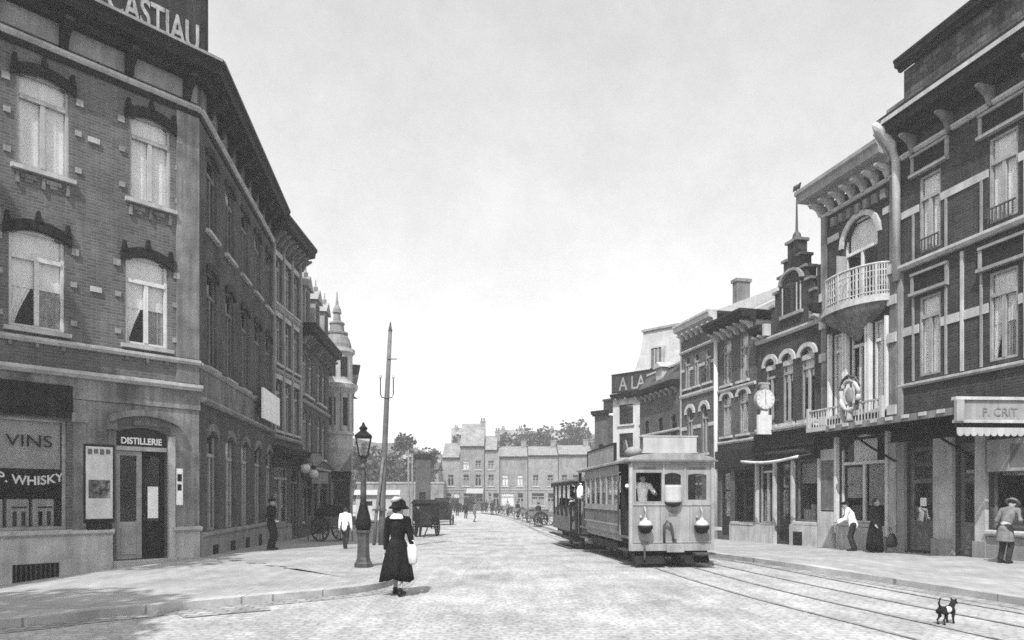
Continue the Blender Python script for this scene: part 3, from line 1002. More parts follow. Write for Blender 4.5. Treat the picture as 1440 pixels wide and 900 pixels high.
# left side, second house
DX, DY = CX - LS * math.sin(rad(7.7)), CY + LS * math.cos(rad(7.7))
ROTL = rad(90)
L2W, L2H = 4.1, 13.1
ops = []
l2x = (0.35, 1.6, 2.85)
for xx in l2x:
    for (za, zb) in ((10.2, 12.2), (7.6, 9.6), (4.7, 6.9)):
        ops.append((xx, xx + 0.8, za, zb, 0.12))
ops.append((0.25, 2.2, 0.6, 3.1, 0))
ops.append((2.6, 3.7, -0.1, 3.1, 0))
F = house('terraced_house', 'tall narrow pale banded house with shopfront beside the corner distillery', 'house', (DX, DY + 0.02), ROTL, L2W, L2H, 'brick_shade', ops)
for xx in l2x:
    for k, (za, zb) in enumerate(((10.2, 12.2), (7.6, 9.6), (4.7, 6.9))):
        window(F, xx, xx + 0.8, za, zb, 'pale', 'top' if (k + int(xx)) % 2 else 'lace', 0.74, lintel='flat')
    P('pilaster', 'stone', F, (xx - 0.3, xx - 0.14, -0.1, -0.003, 4.5, 12.75))
P('pilaster', 'stone', F, (3.82, 4.05, -0.1, -0.003, 4.5, 12.75))
cornice(F, -0.1, L2W + 0.2, 13.1, 0.65, 0.75, 'wood_dark', 0.5, 'stone_dirty', 0.5)
for z in (4.3, 7.15, 9.85):
    string(F, 0, L2W, z, 0.2, 0.13, 'stone')
cornice(F, 0, L2W, 3.55, 0.4, 0.55, 'wood_dark', 0, name='shop_cornice')
P('shop_fascia', 'wood_dark', F, (0, L2W, -0.12, -0.003, 3.12, 3.54))
sf = window(F, 0.25, 2.2, 0.6, 3.1, 'pale', 'lace', 0.8, sill='stone', bars=0)
d_ = window(F, 2.6, 3.7, -0.1, 3.1, 'wood', None, 0.8, sill=None)
d_.name = 'door'
P('plinth', 'stone', F, (0.01, 2.45, -0.09, -0.003, -1.2, 0.45))
roof_gable(F, L2W, 13.75, 8, 2.0, 'slate')
chimney(F, 0.0, 1.3, 13.8, 2.6, 1.2, 2.5, 'stucco_white', 0)
chimney(F, 3.3, 1.0, 13.8, 0.5, 0.9, 2.2, 'brick_dark', 0)
# globes over its shopfront
for k, (xx, zz) in enumerate(((1.4, 3.05), (2.7, 2.85))):
    loc, rz = onfac(F, xx, -1.0, zz)
    g = thing('globe_lamp', ('large' if k == 0 else 'farther') + ' white globe lamp on a bracket over the left shopfront' , 'lamp', loc, rz, 'globe lamps of the left shopfront')
    mb = MB(); mb.ell((0, 0, 0), (0.22, 0.22, 0.22), 16, 12)
    build(mb, 'globe', 'opal', g, smooth=True)
    mb = MB(); mb.tube([(0, 0, 0.2), (0, 0.05, 0.55), (0, 0.5, 0.6), (0, 0.86, 0.4)], 0.025, 8)
    build(mb, 'bracket', 'black', g, smooth=True)
    mb = MB(); mb.lathe([(0.05, 0.24), (0.16, 0.26), (0.1, 0.36), (0.03, 0.42)], n=12)
    build(mb, 'cap', 'black', g, smooth=True)

# third house, lower with dormers
EX, EY = DX, DY + L2W + 0.03
L3rot = rad(94)
L3W, L3H = 7.2, 9.6
ops = []
l3x = (0.5, 1.75, 3.9, 5.2)
for xx in l3x:
    ops.append((xx, xx + 0.85, 6.9, 8.9, 0.1))
    ops.append((xx, xx + 0.85, 3.9, 6.1, 0.1))
ops += [(0.4, 2.6, 0.6, 2.7, 0), (3.0, 4.0, -0.2, 2.7, 0), (4.4, 6.7, 0.6, 2.7, 0)]
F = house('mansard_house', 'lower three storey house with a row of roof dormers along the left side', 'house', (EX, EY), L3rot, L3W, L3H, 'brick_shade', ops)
for i, xx in enumerate(l3x):
    window(F, xx, xx + 0.85, 6.9, 8.9, 'pale', 'top' if i % 2 else None, 0.74)
    window(F, xx, xx + 0.85, 3.9, 6.1, 'pale', None, 0.74)
cornice(F, -0.05, L3W + 0.15, 9.6, 0.6, 0.75, 'wood_dark', 0.55, 'stone_dirty', 0.4)
for z in (3.2, 6.4):
    string(F, 0, L3W, z, 0.18, 0.13, 'stone')
window(F, 0.4, 2.6, 0.6, 2.7, 'dark', 'lace', 0.8)
dd = window(F, 3.0, 4.0, -0.2, 2.7, 'dark', None, 0.8, sill=None); dd.name = 'door'
window(F, 4.4, 6.7, 0.6, 2.7, 'dark', None, 0.8)
P('shop_fascia', 'wood_dark', F, (0, L3W, -0.15, -0.003, 2.75, 3.15))
mb = MB(); mb.prism_yz([(-0.003 + 0.02, 10.201), (0.9, 12.2), (6.5, 12.2), (8, 10.201)], 0.02, L3W - 0.02)
build(mb, 'roof', 'slate', F.root, F)
for i, xx in enumerate((0.5, 2.9, 5.3)):
    mb = MB()
    mb.box(xx, xx + 1.15, -0.1, 1.2, 10.21, 12.1)
    mb.prism_xz([(xx - 0.15, 12.1), (xx + 1.3, 12.1), (xx + 0.575, 12.75)], -0.25, 1.2)
    d = build(mb, 'dormer', 'stone', F.root, F)
    mb = MB(); mb.box(xx + 0.2, xx + 0.95, -0.13, -0.102, 10.4, 11.9)
    build(mb, 'dormer_window', 'dark', d)
    mb = MB(); mb.lathe([(0.1, 0), (0.12, 0.2), (0.04, 0.3), (0.02, 0.6)], xx + 0.575, 0.0, 8, z0=12.7)
    build(mb, 'finial', 'stone', d)
# projecting round signs on this house
for k, (xx, zz, wd) in enumerate(((0.2, 3.6, 0.8), (1.8, 2.75, 0.7))):
    loc, rz = onfac(F, xx, -0.55, zz)
    sg = thing('projecting_sign', ('upper rounded' if k == 0 else 'lower square') + ' pale shop sign sticking out over the left pavement', 'sign', loc, rz, 'shop signs sticking out on the left side')
    mb = MB()
    if k == 0:
        mb.loft([[(-0.03, 0.42 * math.cos(2 * PI * i / 20), 0.3 * math.sin(2 * PI * i / 20)) for i in range(20)], [(0.03, 0.42 * math.cos(2 * PI * i / 20), 0.3 * math.sin(2 * PI * i / 20)) for i in range(20)]])
    else:
        mb.box(-0.03, 0.03, -0.4, 0.4, -0.28, 0.28)
    build(mb, 'board', 'pale', sg)
    mb = MB(); mb.tube([(0, 0.55, 0.34), (0, -0.45, 0.34)], 0.02, 6)
    build(mb, 'bracket', 'black', sg)

# turreted stone house standing forward
TX, TY = -12.35, 44.5
F = house('turret_house', 'pale stone house with a domed corner turret and pinnacle at the left bend', 'house', (TX, TY), 0, 2.3, 9.3, 'stone', [(0.2, 0.65, 6.0, 7.6, 0.1)], depth=0.4)
window(F, 0.2, 0.65, 6.0, 7.6, 'dark', None, 0.75)
sd = Fac(F.root, 2.3, 0, rad(104))
ops = []
for k in range(4):
    for (za, zb) in ((0.4, 2.8), (4.0, 6.2), (7.0, 8.8)):
        ops.append((0.9 + 2.6 * k, 2.0 + 2.6 * k, za, zb, 0.1))
wall(sd, 11.5, -1.2, 9.5, ops, 'brick_mid', 'side_wall', 0.2)
for o_ in ops:
    window(sd, o_[0], o_[1], o_[2], o_[3], 'dark', None, 0.75)
cornice(sd, 0, 11.5, 9.5, 0.6, 0.55, 'wood_dark', 0.6, 'stone', 0.4)
for z in (3.3, 6.5):
    string(sd, 0, 11.5, z, 0.2, 0.15, 'stone_light')
mb = MB(); mb.prism_yz([(0.0, 10.105), (0.0, 11.0), (5, 12.5), (10, 11.0), (10, 10.105)], 0.02, 11.4)
mb = MB(); mb.prism_xz([(-6.0, 9.31), (0.6, 9.31), (-2.9, 11.0)], 0.3, 9.9)
build(mb, 'roof', 'slate', F.root, F)
tb = MB()
tb.lathe([(0.15, 3.4), (0.6, 4.0), (0.95, 4.8), (0.95, 5.6), (1.05, 5.65), (1.05, 5.8), (0.95, 5.85), (0.95, 8.2), (1.25, 8.5), (1.3, 8.75), (1.0, 8.85), (0.95, 9.0), (0.95, 10.6), (1.1, 10.75), (1.1, 10.95), (0.9, 11.0)], 1.45, -0.2, 20)
tu = build(tb, 'turret', 'stone_light', F.root, F, smooth=False)
for a_ in range(12):
    c_, s_ = math.cos(PI * a_ / 6), math.sin(PI * a_ / 6)
    mb = MB(); mb.prism_xy([(1.45 + c_ * r_ - s_ * t_, -0.2 + s_ * r_ + c_ * t_) for r_, t_ in ((0.93, -0.07), (1.02, -0.07), (1.02, 0.07), (0.93, 0.07))], 5.9, 8.15)
    build(mb, 'turret_rib', 'stone', tu)
db = MB()
db.lathe([(0.9, 11.0), (0.88, 11.25), (0.78, 11.6), (0.62, 11.85), (0.68, 11.9), (0.68, 12.02), (0.45, 12.1), (0.42, 12.5), (0.48, 12.55), (0.46, 12.65), (0.24, 12.75), (0.2, 13.2), (0.28, 13.25), (0.24, 13.5), (0.1, 13.75), (0.05, 14.2), (0.02, 14.6)], 1.45, -0.2, 18)
build(db, 'dome', 'slate_far', tu)
wbm = MB()
for a in (-140, -95, -50):
    c_, s_ = math.cos(rad(a)), math.sin(rad(a))
    for z0_, z1_ in ((6.2, 7.9), (9.2, 10.4)):
        wbm.loft([[(1.45 + c_ * r_ - s_ * t_, -0.2 + s_ * r_ + c_ * t_, z) for t_, z in ((-0.22, z0_), (0.22, z0_), (0.22, z1_), (-0.22, z1_))] for r_ in (0.9, 0.965)])
sep(wbm, 'turret_window', 'dark', tu)
chimney(sd, 1.5, 2.0, 10.0, 0.7, 0.7, 2.4, 'brick_mid', 1)
# shops under it (dark timber front facing the viewer)
P('shop_fascia', 'wood_dark', F, (0.0, 2.3, -0.15, -0.003, 2.9, 3.4))
P('shop_window', 'dark', F, (0.1, 1.0, -0.05, -0.003, 0.2, 2.8), (1.2, 2.2, -0.05, -0.003, 0.2, 2.8))
# farther houses along the left side
def row_house(name, label, P0, rot, W, H, wm, roofm, cols, floors, rise=2.0, depth=8, shop=True, chim=True, fm='white', sh='stone'):
    ops = []
    for c in range(cols):
        xc = W * (c + 0.5) / cols
        for (za, zb) in floors:
            ops.append((xc - 0.48, xc + 0.48, za, zb, 0.0))
    if shop:
        ops.append((0.5, W * 0.55, 0.5, 2.5, 0))
        ops.append((W * 0.66, W * 0.66 + 1.0, -0.4, 2.5, 0))
    F = house(name, label, 'house', P0, rot, W, H, wm, ops, depth)
    for o_ in ops:
        window(F, o_[0], o_[1], o_[2], o_[3], fm, random.choice(['blind', 'lace', None]), 0.72)
    cornice(F, 0, W, H, 0.3, 0.35, 'wood_dark', 0)
    string(F, 0, W, 2.9, 0.15, 0.1, sh)
    roof_gable(F, W, H + 0.305, depth, rise, roofm, 0.2)
    if chim:
        chimney(F, W * 0.8, depth * 0.42, H + rise * 0.75, 0.8, 0.8, 1.5, 'brick_far', 2)
    return F

# ------------------------------------------------------------------ right side of the street
kR = math.hypot(0.24, 1)
ROTR = math.atan2(-1 / kR, 0.24 / kR)
def RL(Z):
    return (17.67 - 0.24 * Z, Z)

# R0: tall house with attic, nearest on the right
W0 = 9.4
ops = []
c0 = [(0.8, 1.58), (3.2, 4.05), (5.6, 6.45), (7.9, 8.75)]
for a, b in c0:
    ops += [(a, b, 9.2, 11.5, 0), (a, b, 5.45, 7.85, 0)]
ops += [(0.35, 1.3, 0.15, 3.3, 0), (2.2, 2.75, 0.15, 3.3, 0), (3.25, 5.6, 0.95, 3.4, 0), (6.2, 8.8, 0.95, 3.4, 0)]
F0 = house('attic_house', 'tallest dark brick house with a rough stone attic and white bands at the right edge', 'house', RL(22.5), ROTR, W0, 12.9, 'brick_dark', ops, 9)
for i, (a, b) in enumerate(c0):
    window(F0, a, b, 9.2, 11.5, 'pale', 'blind', 0.7, lintel='panel', sill=None, y=0.02)
    window(F0, a, b, 5.45, 7.85, 'pale', 'blind' if i % 2 == 0 else 'tied', 0.74, lintel='panel', sill=None, bars=0, y=0.02)
    P('window_guard', 'iron', F0, *[(a + 0.03 + 0.12 * k, a + 0.055 + 0.12 * k, -0.1, -0.07, 9.2, 9.55) for k in range(7)], (a, b, -0.105, -0.065, 9.55, 9.59))
    for xx in (a - 0.26, b + 0.18):
        P('jamb_strip', 'stone', F0, (xx, xx + 0.06, -0.05, -0.003, 9.06, 10.5), (xx, xx + 0.06, -0.05, -0.003, 5.35, 8.4))
for xx in (2.3, 4.75, 7.15):
    P('jamb_strip', 'stone_light', F0, (xx, xx + 0.09, -0.055, -0.003, 5.35, 8.75))
# bands interrupted by windows
def band(F, W, z, h, gaps, m='stone_light', p=0.035, name='band', x0=0.0):
    mb = MB()
    x = x0
    for a, b in sorted(gaps) + [(W, W)]:
        if a - x > 0.02:
            mb.box(x, a, -p, -0.003, z, z + h)
        x = b
    return sep(mb, name, m, F.root, F)
band(F0, W0, 10.5, 0.22, [(a - 0.02, b + 0.02) for a, b in c0])
band(F0, W0, 6.8, 0.26, [(a - 0.02, b + 0.02) for a, b in c0])
string(F0, 0, W0, 8.85, 0.2, 0.2, 'stone_light')
string(F0, 0, W0, 5.18, 0.14, 0.1, 'stone_light')
string(F0, 0, W0, 12.35, 0.16, 0.14, 'stone_light')
cornice(F0, -0.05, W0, 12.9, 0.75, 0.75, 'wood_dark', 1.2, 'stone_dirty', 0.55, el=0.3)
P('cornice_edge', 'stone_light', F0, (-0.05, W0, -0.77, -0.752, 13.42, 13.55))
P('attic', 'rubble', F0, (0.15, W0, 0.02, 0.5, 13.66, 15.15))
cornice(F0, 0.05, W0, 15.153, 0.35, 0.3, 'wood_dark', 0, name='attic_cornice')
mb = MB(); mb.prism_yz([(0.0, 15.505), (8.5, 15.505), (4.2, 16.6)], 0.1, W0)
build(mb, 'roof', 'slate', F0.root, F0)
mb = MB(); mb.quad((0.15, 0.5, 13), (0.15, 9, 13), (0.15, 9, 15.5), (0.15, 0.5, 15.5))
build(mb, 'attic_side', 'brick_dark', F0.root, F0)
chimney(F0, -0.9, 0.4, 12.8, 0.95, 0.8, 1.6, 'stucco', 0)
# big pale gooseneck downpipe between the two houses
dp = MB()
dp.tube([(-0.08, -0.72, 13.55), (-0.08, -0.7, 13.3), (-0.02, -0.3, 12.85), (0.02, -0.15, 12.4), (0.02, -0.14, 8.6)], [0.2, 0.2, 0.16, 0.13, 0.12], 12)
build(dp, 'downpipe', 'stone_light', F0.root, F0, smooth=True)
P('pilaster', 'stone', F0, (0.0, 0.16, -0.09, -0.003, 4.3, 8.84))
# ground floor of R0: shop piers, doors
for a, b, m_ in ((1.42, 2.1, 'stone_light'), (2.85, 3.18, 'stone_light'), (5.65, 6.1, 'stone_light'), (0.02, 0.3, 'stone')):
    P('shop_pier', m_, F0, (a, b, -0.12, -0.003, 0.1, 3.5))
    P('shop_pier_base', 'stone', F0, (a - 0.04, b + 0.04, -0.17, -0.121, -1.0, 0.55))
P('shop_frieze', 'wood_dark', F0, (0, W0, -0.14, -0.003, 3.5, 4.3))
P('plinth', 'stone', F0, (3.2, 5.62, -0.1, -0.003, -1.0, 0.7), (6.12, W0, -0.1, -0.003, -1.0, 0.7))
string(F0, 3.2, 5.62, 0.72, 0.16, 0.2, 'stone_light', 'shop_sill')
string(F0, 6.12, W0, 0.72, 0.16, 0.2, 'stone_light', 'shop_sill')
def shopdoor(F, a, b, z0, z1, m='wood_dark'):
    mb = MB()
    mb.box(a, a + 0.12, 0.08, 0.15, z0, z1)
    mb.box(b - 0.12, b, 0.08, 0.15, z0, z1)
    mb.box(a + 0.12, b - 0.12, 0.08, 0.15, z0, z0 + 0.9)
    mb.box(a + 0.18, b - 0.18, 0.065, 0.079, z0 + 0.15, z0 + 0.78)
    mb.box(a + 0.12, b - 0.12, 0.08, 0.15, z1 - 0.12, z1)
    mb.box(a + 0.12, b - 0.12, 0.08, 0.15, z0 + 2.05, z0 + 2.15)
    d = build(mb, 'door', m, F.root, F)
    P('pane', 'glass', F, (a + 0.12, b - 0.12, 0.11, 0.114, z0 + 0.9, z0 + 2.05), (a + 0.12, b - 0.12, 0.11, 0.114, z0 + 2.15, z1 - 0.12), parent=d)
    mb = MB(); mb.tube([(b - 0.06, 0.075, z0 + 1.0), (b - 0.06, 0.03, z0 + 1.0), (b - 0.06, 0.03, z0 + 1.15)], 0.014, 6)
    build(mb, 'handle', 'iron', d)
    return d
d1 = shopdoor(F0, 0.35, 1.3, 0.15, 3.3, 'wood')
P('notice', 'cloth_white', F0, (0.72, 0.95, 0.095, 0.105, 1.5, 1.75), parent=d1)
shopdoor(F0, 2.2, 2.75, 0.15, 3.3, 'midpaint')
w_ = window(F0, 3.25, 5.6, 0.95, 3.4, 'midpaint', None, 0.8, mull=True, sill=None, y=0.1)
P('blind', 'lace', F0, (3.4, 5.45, 0.24, 0.25, 2.35, 3.3), parent=w_)
P('display', 'pale', F0, (3.45, 3.9, 0.3, 0.5, 1.02, 1.5), (4.2, 4.5, 0.3, 0.5, 1.02, 1.7), (4.7, 5.3, 0.3, 0.5, 1.02, 1.35), parent=w_)
window(F0, 6.2, 8.8, 0.95, 3.4, 'midpaint', 'lace', 0.8, sill=None)
# light signboard in the shop window zone
loc, rz = onfac(F0, 3.55, -0.2, 2.45)
sb = thing('shop_signboard', 'square pale board with a dark patch hung over the shop window at the right edge', 'sign', loc, rz)
P('board', 'pale', Fac(sb), (-0.25, 1.6, 0, 0.05, 0, 0.85))
P('picture', 'midpaint', Fac(sb), (0.45, 1.4, -0.012, -0.002, 0.12, 0.7))
P('bracket', 'iron', Fac(sb), (-0.1, -0.06, 0.051, 0.2, 0.6, 0.64), (1.4, 1.44, 0.051, 0.2, 0.6, 0.64))

# the shop canopy with scalloped valance
can = thing('shop_canopy', 'projecting pale shop canopy with scalloped white valance at the right edge', 'canopy', (11.25, 18.0, 0), 0)
out = (11.25, 18.0)
FC1 = Fac(can, 0, 0, rad(4))            # face turned toward the viewer
z0 = 3.45
P('fascia', 'stone', FC1, (0, 2.5, 0, 0.1, z0 + 0.28, z0 + 0.78))
P('fascia_cap', 'stone_light', FC1, (-0.05, 2.5, -0.06, 0.12, z0 + 0.781, z0 + 0.86), (-0.04, 2.5, -0.05, 0.1, z0 + 0.2, z0 + 0.279))
P('fascia_end', 'pale', FC1, (-0.06, 0.14, -0.1, -0.002, z0 + 0.24, z0 + 0.78))
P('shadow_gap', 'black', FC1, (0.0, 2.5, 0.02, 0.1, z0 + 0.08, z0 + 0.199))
text(FC1, 'P. CRIT', 1.15, z0 + 0.38, 0.3, 'stone_dirty', 'lettering', y=-0.012, ext=0.004, sx=1.0)
mb = MB()
n = 14
mb2 = []
for i in range(n):
    a, b = 2.5 * i / n, 2.5 * (i + 1) / n
    pts = [(a, z0 + 0.08), (b, z0 + 0.08)] + [((a + b) / 2 + (b - a) / 2 * math.cos(t), z0 - 0.05 + 0.09 * -math.sin(t)) for t in [PI * q / 6 for q in range(7)]]
    mb.prism_xz(pts, -0.03, -0.005)
build(mb, 'valance', 'cream', can, FC1)
uRv = (0.24 / kR, -1 / kR)
FC2 = Fac(can, -uRv[0] * 5.0, -uRv[1] * 5.0, ROTR)
P('gutter', 'stone_dirty', FC2, (0, 5.0, 0.0, 0.12, z0 + 0.42, z0 + 0.6))
P('gutter_ornament', 'stone_light', FC2, *[(0.2 + 0.6 * k, 0.45 + 0.6 * k, -0.03, -0.002, z0 + 0.5, z0 + 0.6) for k in range(8)])
mb = MB()
mb.box(0, 5.0, 0.121, 2.1, z0 + 0.5, z0 + 0.56)
for k in range(7):
    mb.box(0.1 + 0.8 * k, 0.16 + 0.8 * k, 0.121, 2.1, z0 + 0.4, z0 + 0.499)
build(mb, 'canopy_roof', 'dark', can, FC2)
mb = MB()
for xx in (0.8, 3.6):
    mb.tube([(xx, 2.05, z0 - 0.6), (xx, 1.0, z0 - 0.1), (xx, 0.2, z0 + 0.38)], 0.035, 6)
sep(mb, 'canopy_bracket', 'black', can, FC2)

# R1: house with balcony
W1_ = 3.69
ops = [(1.15, 2.75, 8.42, 11.3, 0.8), (0.55, 1.2, 4.7, 7.6, 0), (1.45, 2.3, 4.7, 7.6, 0), (2.55, 3.2, 4.7, 7.6, 0), (0.95, 3.15, 0.9, 3.9, 0.5)]
F1 = house('balcony_house', 'narrow dark brick house with a bowed white balcony and round arched top window', 'house', RL(26.1), ROTR, W1_, 12.4, 'brick_dark', ops, 9)
wf = window(F1, 1.15, 2.75, 8.42, 11.3, 'white', None, 0.62, lintel='hood', sill=None, rise=0.8)
P('fanlight', 'curtain', F1, (1.25, 2.65, 0.2, 0.21, 10.25, 11.2), parent=wf)
P('open_leaf', 'pale', F1, (1.18, 1.22, -0.35, 0.05, 8.5, 10.2), parent=wf)
for a, b in ((0.55, 1.2), (1.45, 2.3), (2.55, 3.2)):
    window(F1, a, b, 4.7, 7.6, 'white', 'blind' if a < 1 or a > 2 else 'lace', 0.78, sill='stone_light')
    P('jamb_strip', 'white', F1, (a - 0.1, a - 0.02, -0.16, -0.003, 4.6, 7.62), (b + 0.02, b + 0.1, -0.16, -0.003, 4.6, 7.62))
band(F1, W1_, 10.95, 0.22, [(0.9, 3.0)])
band(F1, W1_, 9.0, 0.22, [(0.3, 3.2)], p=0.04)
band(F1, W1_, 6.75, 0.26, [(0.42, 1.33), (1.33, 2.42), (2.42, 3.33)])
P('pilaster', 'stone_dirty', F1, (0.02, 0.3, -0.1, -0.037, 4.3, 12.3), (3.38, 3.66, -0.1, -0.042, 4.3, 12.3))
P('pilaster_block', 'stone_light', F1, *[(a, a + 0.36, -0.16, -0.101, z, z + 0.3) for a in (-0.02, 3.33) for z in (4.4, 6.7, 8.9, 7.9)])
string(F1, 0, W1_, 11.95, 0.14, 0.12, 'stone_light')
cornice(F1, -0.25, W1_ - 0.1, 12.45, 0.65, 0.8, 'stone', 0.52, 'stone_light', 0.42, el=0.4)
P('dentils', 'stone_dirty', F1, *[(0.6 + 0.4 * k, 0.8 + 0.4 * k, -0.14, -0.003, 11.45, 11.75) for k in range(7)])
roof_gable(F1, W1_, 13.105, 8, 1.6, 'slate')
# balcony
bal = MB()
xc, rw, pr = 1.85, 1.55, 0.85
def bow(r_, z, n=18, e=0.0):
    return [(xc + (rw + e) * math.cos(PI + PI * i / n), (pr + e) * math.sin(PI + PI * i / n), z) for i in range(n + 1)]
for (za, zb, e) in ((8.08, 8.2, 0.06), (8.201, 8.32, 0.0)):
    a = bow(1, za, e=e)
    b = bow(1, zb, e=e)
    bal.loft([a, b])
balc = build(bal, 'balcony', 'stone_light', F1.root, F1)
cb = MB()
rings = []
for (s_, z) in ((1.0, 8.079), (0.8, 7.85), (0.5, 7.6), (0.25, 7.35), (0.05, 7.1)):
    rings.append([(xc + rw * s_ * math.cos(PI + PI * i / 18), pr * s_ * math.sin(PI + PI * i / 18) - 0.004, z) for i in range(19)])
cb.loft(rings)
build(cb, 'corbel', 'stone_dirty', balc, smooth=True)
rl = MB()
for z, r_ in ((9.32, 0.045), (8.42, 0.03), (9.1, 0.02)):
    rl.tube(bow(1, z, e=-0.06), r_, 6)
for i in range(0, 37):
    t = PI + PI * i / 36
    p = (xc + (rw - 0.06) * math.cos(t), (pr - 0.06) * math.sin(t))
    rl.tube([(p[0], p[1], 8.33), (p[0], p[1], 9.3)], 0.022 if i % 6 else 0.045, 5)
for i in range(0, 18):
    t = PI + PI * (i + 0.5) / 18
    p = Vector((xc + (rw - 0.06) * math.cos(t), (pr - 0.06) * math.sin(t), 8.76))
    tx = Vector((-math.sin(t) * rw, math.cos(t) * pr, 0)).normalized()
    rl.tube([p + (tx * math.cos(q * PI / 5) + Vector((0, 0, 1)) * math.sin(q * PI / 5) * 1.6) * 0.11 for q in range(11)], 0.014, 5)
build(rl, 'railing', 'stone_light', balc)
# lower balcony terrace over the shop with the ornament
P('terrace', 'stone_light', F1, (0.0, W1_, -0.7, -0.003, 4.12, 4.28))
P('shop_cornice', 'wood_dark', F1, (0.0, W1_, -0.5, -0.003, 3.95, 4.119))
mb = MB()
for i in range(26):
    xx = 0.05 + (W1_ - 0.1) * i / 25
    mb.tube([(xx, -0.64, 4.281), (xx, -0.64, 4.85)], 0.018, 5)
mb.box(0.02, W1_ - 0.02, -0.67, -0.61, 4.85, 4.9)
for k in range(3):
    mb.box(0.02 + k * 1.8, 0.12 + k * 1.8, -0.7, -0.58, 4.281, 4.98)
build(mb, 'terrace_railing', 'stone_light', F1.root, F1)
loc, rz = onfac(F1, 2.35, -0.76, 4.3)
orn = thing('shield_ornament', 'pale carved wreath shaped ornament on the terrace railing under the bowed balcony', 'ornament', loc, rz)
mb = MB()
mb.tube([(0.42 * math.cos(2 * PI * i / 18), 0.02 * (i % 2), 0.85 + 0.5 * math.sin(2 * PI * i / 18)) for i in range(19)], [0.06 + 0.02 * (i % 3) for i in range(19)], 8)
build(mb, 'wreath', 'stone_light', orn, smooth=True)
mb = MB()
mb.tube([(-0.5, 0, 1.1), (-0.3, -0.02, 1.4), (0, -0.05, 1.5), (0.3, -0.02, 1.4), (0.5, 0, 1.1)], [0.02, 0.045, 0.06, 0.045, 0.02], 8)
build(mb, 'ribbon', 'iron', orn, smooth=True)
mb = MB(); mb.lathe([(0.16, 0), (0.1, 0.1), (0.06, 0.4)], n=10)
mb.ell((0, 0, 0.85), (0.2, 0.06, 0.28))
build(mb, 'crest', 'stone', orn, smooth=True)
# shopfront of R1
w_ = window(F1, 0.95, 3.15, 0.9, 3.9, 'white', None, 0.68, mull=True, sill='stone_light', y=0.06)
P('blind', 'curtain', F1, (1.4, 2.5, 0.2, 0.21, 3.0, 3.75), parent=w_)
P('poster', 'lace', F1, (1.1, 1.95, 0.18, 0.19, 1.75, 2.8), (2.15, 3.0, 0.18, 0.19, 1.5, 2.9), parent=w_)
P('display', 'wood', F1, (1.2, 1.7, 0.25, 0.5, 0.97, 1.5), (2.1, 2.6, 0.25, 0.5, 0.97, 1.3), parent=w_)
for xx in (0.78, 3.22):
    P('shop_post', 'white', F1, (xx, xx + 0.12, -0.14, -0.003, 0.5, 3.9))
P('shop_pier', 'wood', F1, (0.03, 0.74, -0.1, -0.003, 1.3, 3.1))
P('shop_pier_cap', 'stone_light', F1, (0.03, 0.76, -0.12, -0.003, 3.101, 3.5), (3.36, 3.67, -0.12, -0.003, 0.4, 3.5))
P('plinth', 'stone_light', F1, (0.0, 0.76, -0.22, -0.003, -1.0, 1.25), (0.92, 3.2, -0.16, -0.003, -1.0, 0.75), (3.34, 3.69, -0.15, -0.003, -1.0, 0.6))

# R2: stepped gable house with the clock shop
W2_ = 4.2
ops = []
c2 = ((0.6, 1.3), (1.75, 2.45), (2.95, 3.75))
for a, b in c2:
    ops.append((a, b, 4.75, 7.45, 0.3))
ops += [(0.2, 1.2, 0.7, 3.2, 0), (1.5, 2.4, 0.0, 3.2, 0), (2.7, 4.05, 0.85, 3.2, 0)]
F2 = house('gabled_house', 'dark brick house with a stepped dormer gable, weather vane and clock over its shop', 'house', RL(30.2), ROTR, W2_, 8.5, 'brick_dark', ops, 9)
for i, (a, b) in enumerate(c2):
    window(F2, a, b, 4.75, 7.45, 'pale', 'top' if i else None, 0.72, lintel='hood', rise=0.3)
    P('tympanum', 'stone_light', F2, (a + 0.02, b - 0.02, 0.02, 0.12, 7.0, 7.2))
string(F2, 0, W2_, 8.2, 0.2, 0.14, 'stone_light')
string(F2, 0, W2_, 4.5, 0.16, 0.14, 'stone_light')
cornice(F2, 0, 0.8, 8.5, 0.4, 0.5, 'wood_dark', 0.5, 'stone_light', 0.25)
cornice(F2, 4.0, W2_, 8.5, 0.4, 0.5, 'wood_dark', 0.5, 'stone_light', 0.25)
mb = MB(); mb.prism_yz([(0.01, 8.905), (3.8, 11.2), (8, 8.905)], 0.02, W2_ - 0.02)
build(mb, 'roof', 'slate', F2.root, F2)
# stepped gable
def rects(F, rr, y0, y1, m, name, parent=None):
    return P(name, m, F, *[(a, b, y0, y1, c, d) for a, b, c, d in rr], parent=parent)
gc = 2.4
steps = [(1.4, 8.5, 9.5), (1.14, 9.5, 10.0), (0.86, 10.0, 10.55), (0.56, 10.55, 11.1), (0.3, 11.1, 11.75)]
gb = rects(F2, [(gc - w_, gc + w_, a, b) for w_, a, b in steps], 0.0, 0.45, 'brick_dark', 'gable')
rects(F2, [(gc - w_ - 0.07, gc - nw + 0.02, b + 0.002, b + 0.1) for (w_, a, b), nw in zip(steps[:-1], [1.14, 0.86, 0.56, 0.3])] +
      [(gc + nw - 0.02, gc + w_ + 0.07, b + 0.002, b + 0.1) for (w_, a, b), nw in zip(steps[:-1], [1.14, 0.86, 0.56, 0.3])] + [(gc - 0.38, gc + 0.38, 11.752, 11.86)], -0.08, 0.5, 'stone_dirty', 'coping', gb)
mb = MB()
mb.box(gc - 0.55, gc - 0.12, -0.03, -0.004, 9.0, 10.1)
mb.box(gc + 0.12, gc + 0.55, -0.03, -0.004, 9.0, 10.1)
gw = build(mb, 'gable_window', 'dark', gb)
mb = MB()
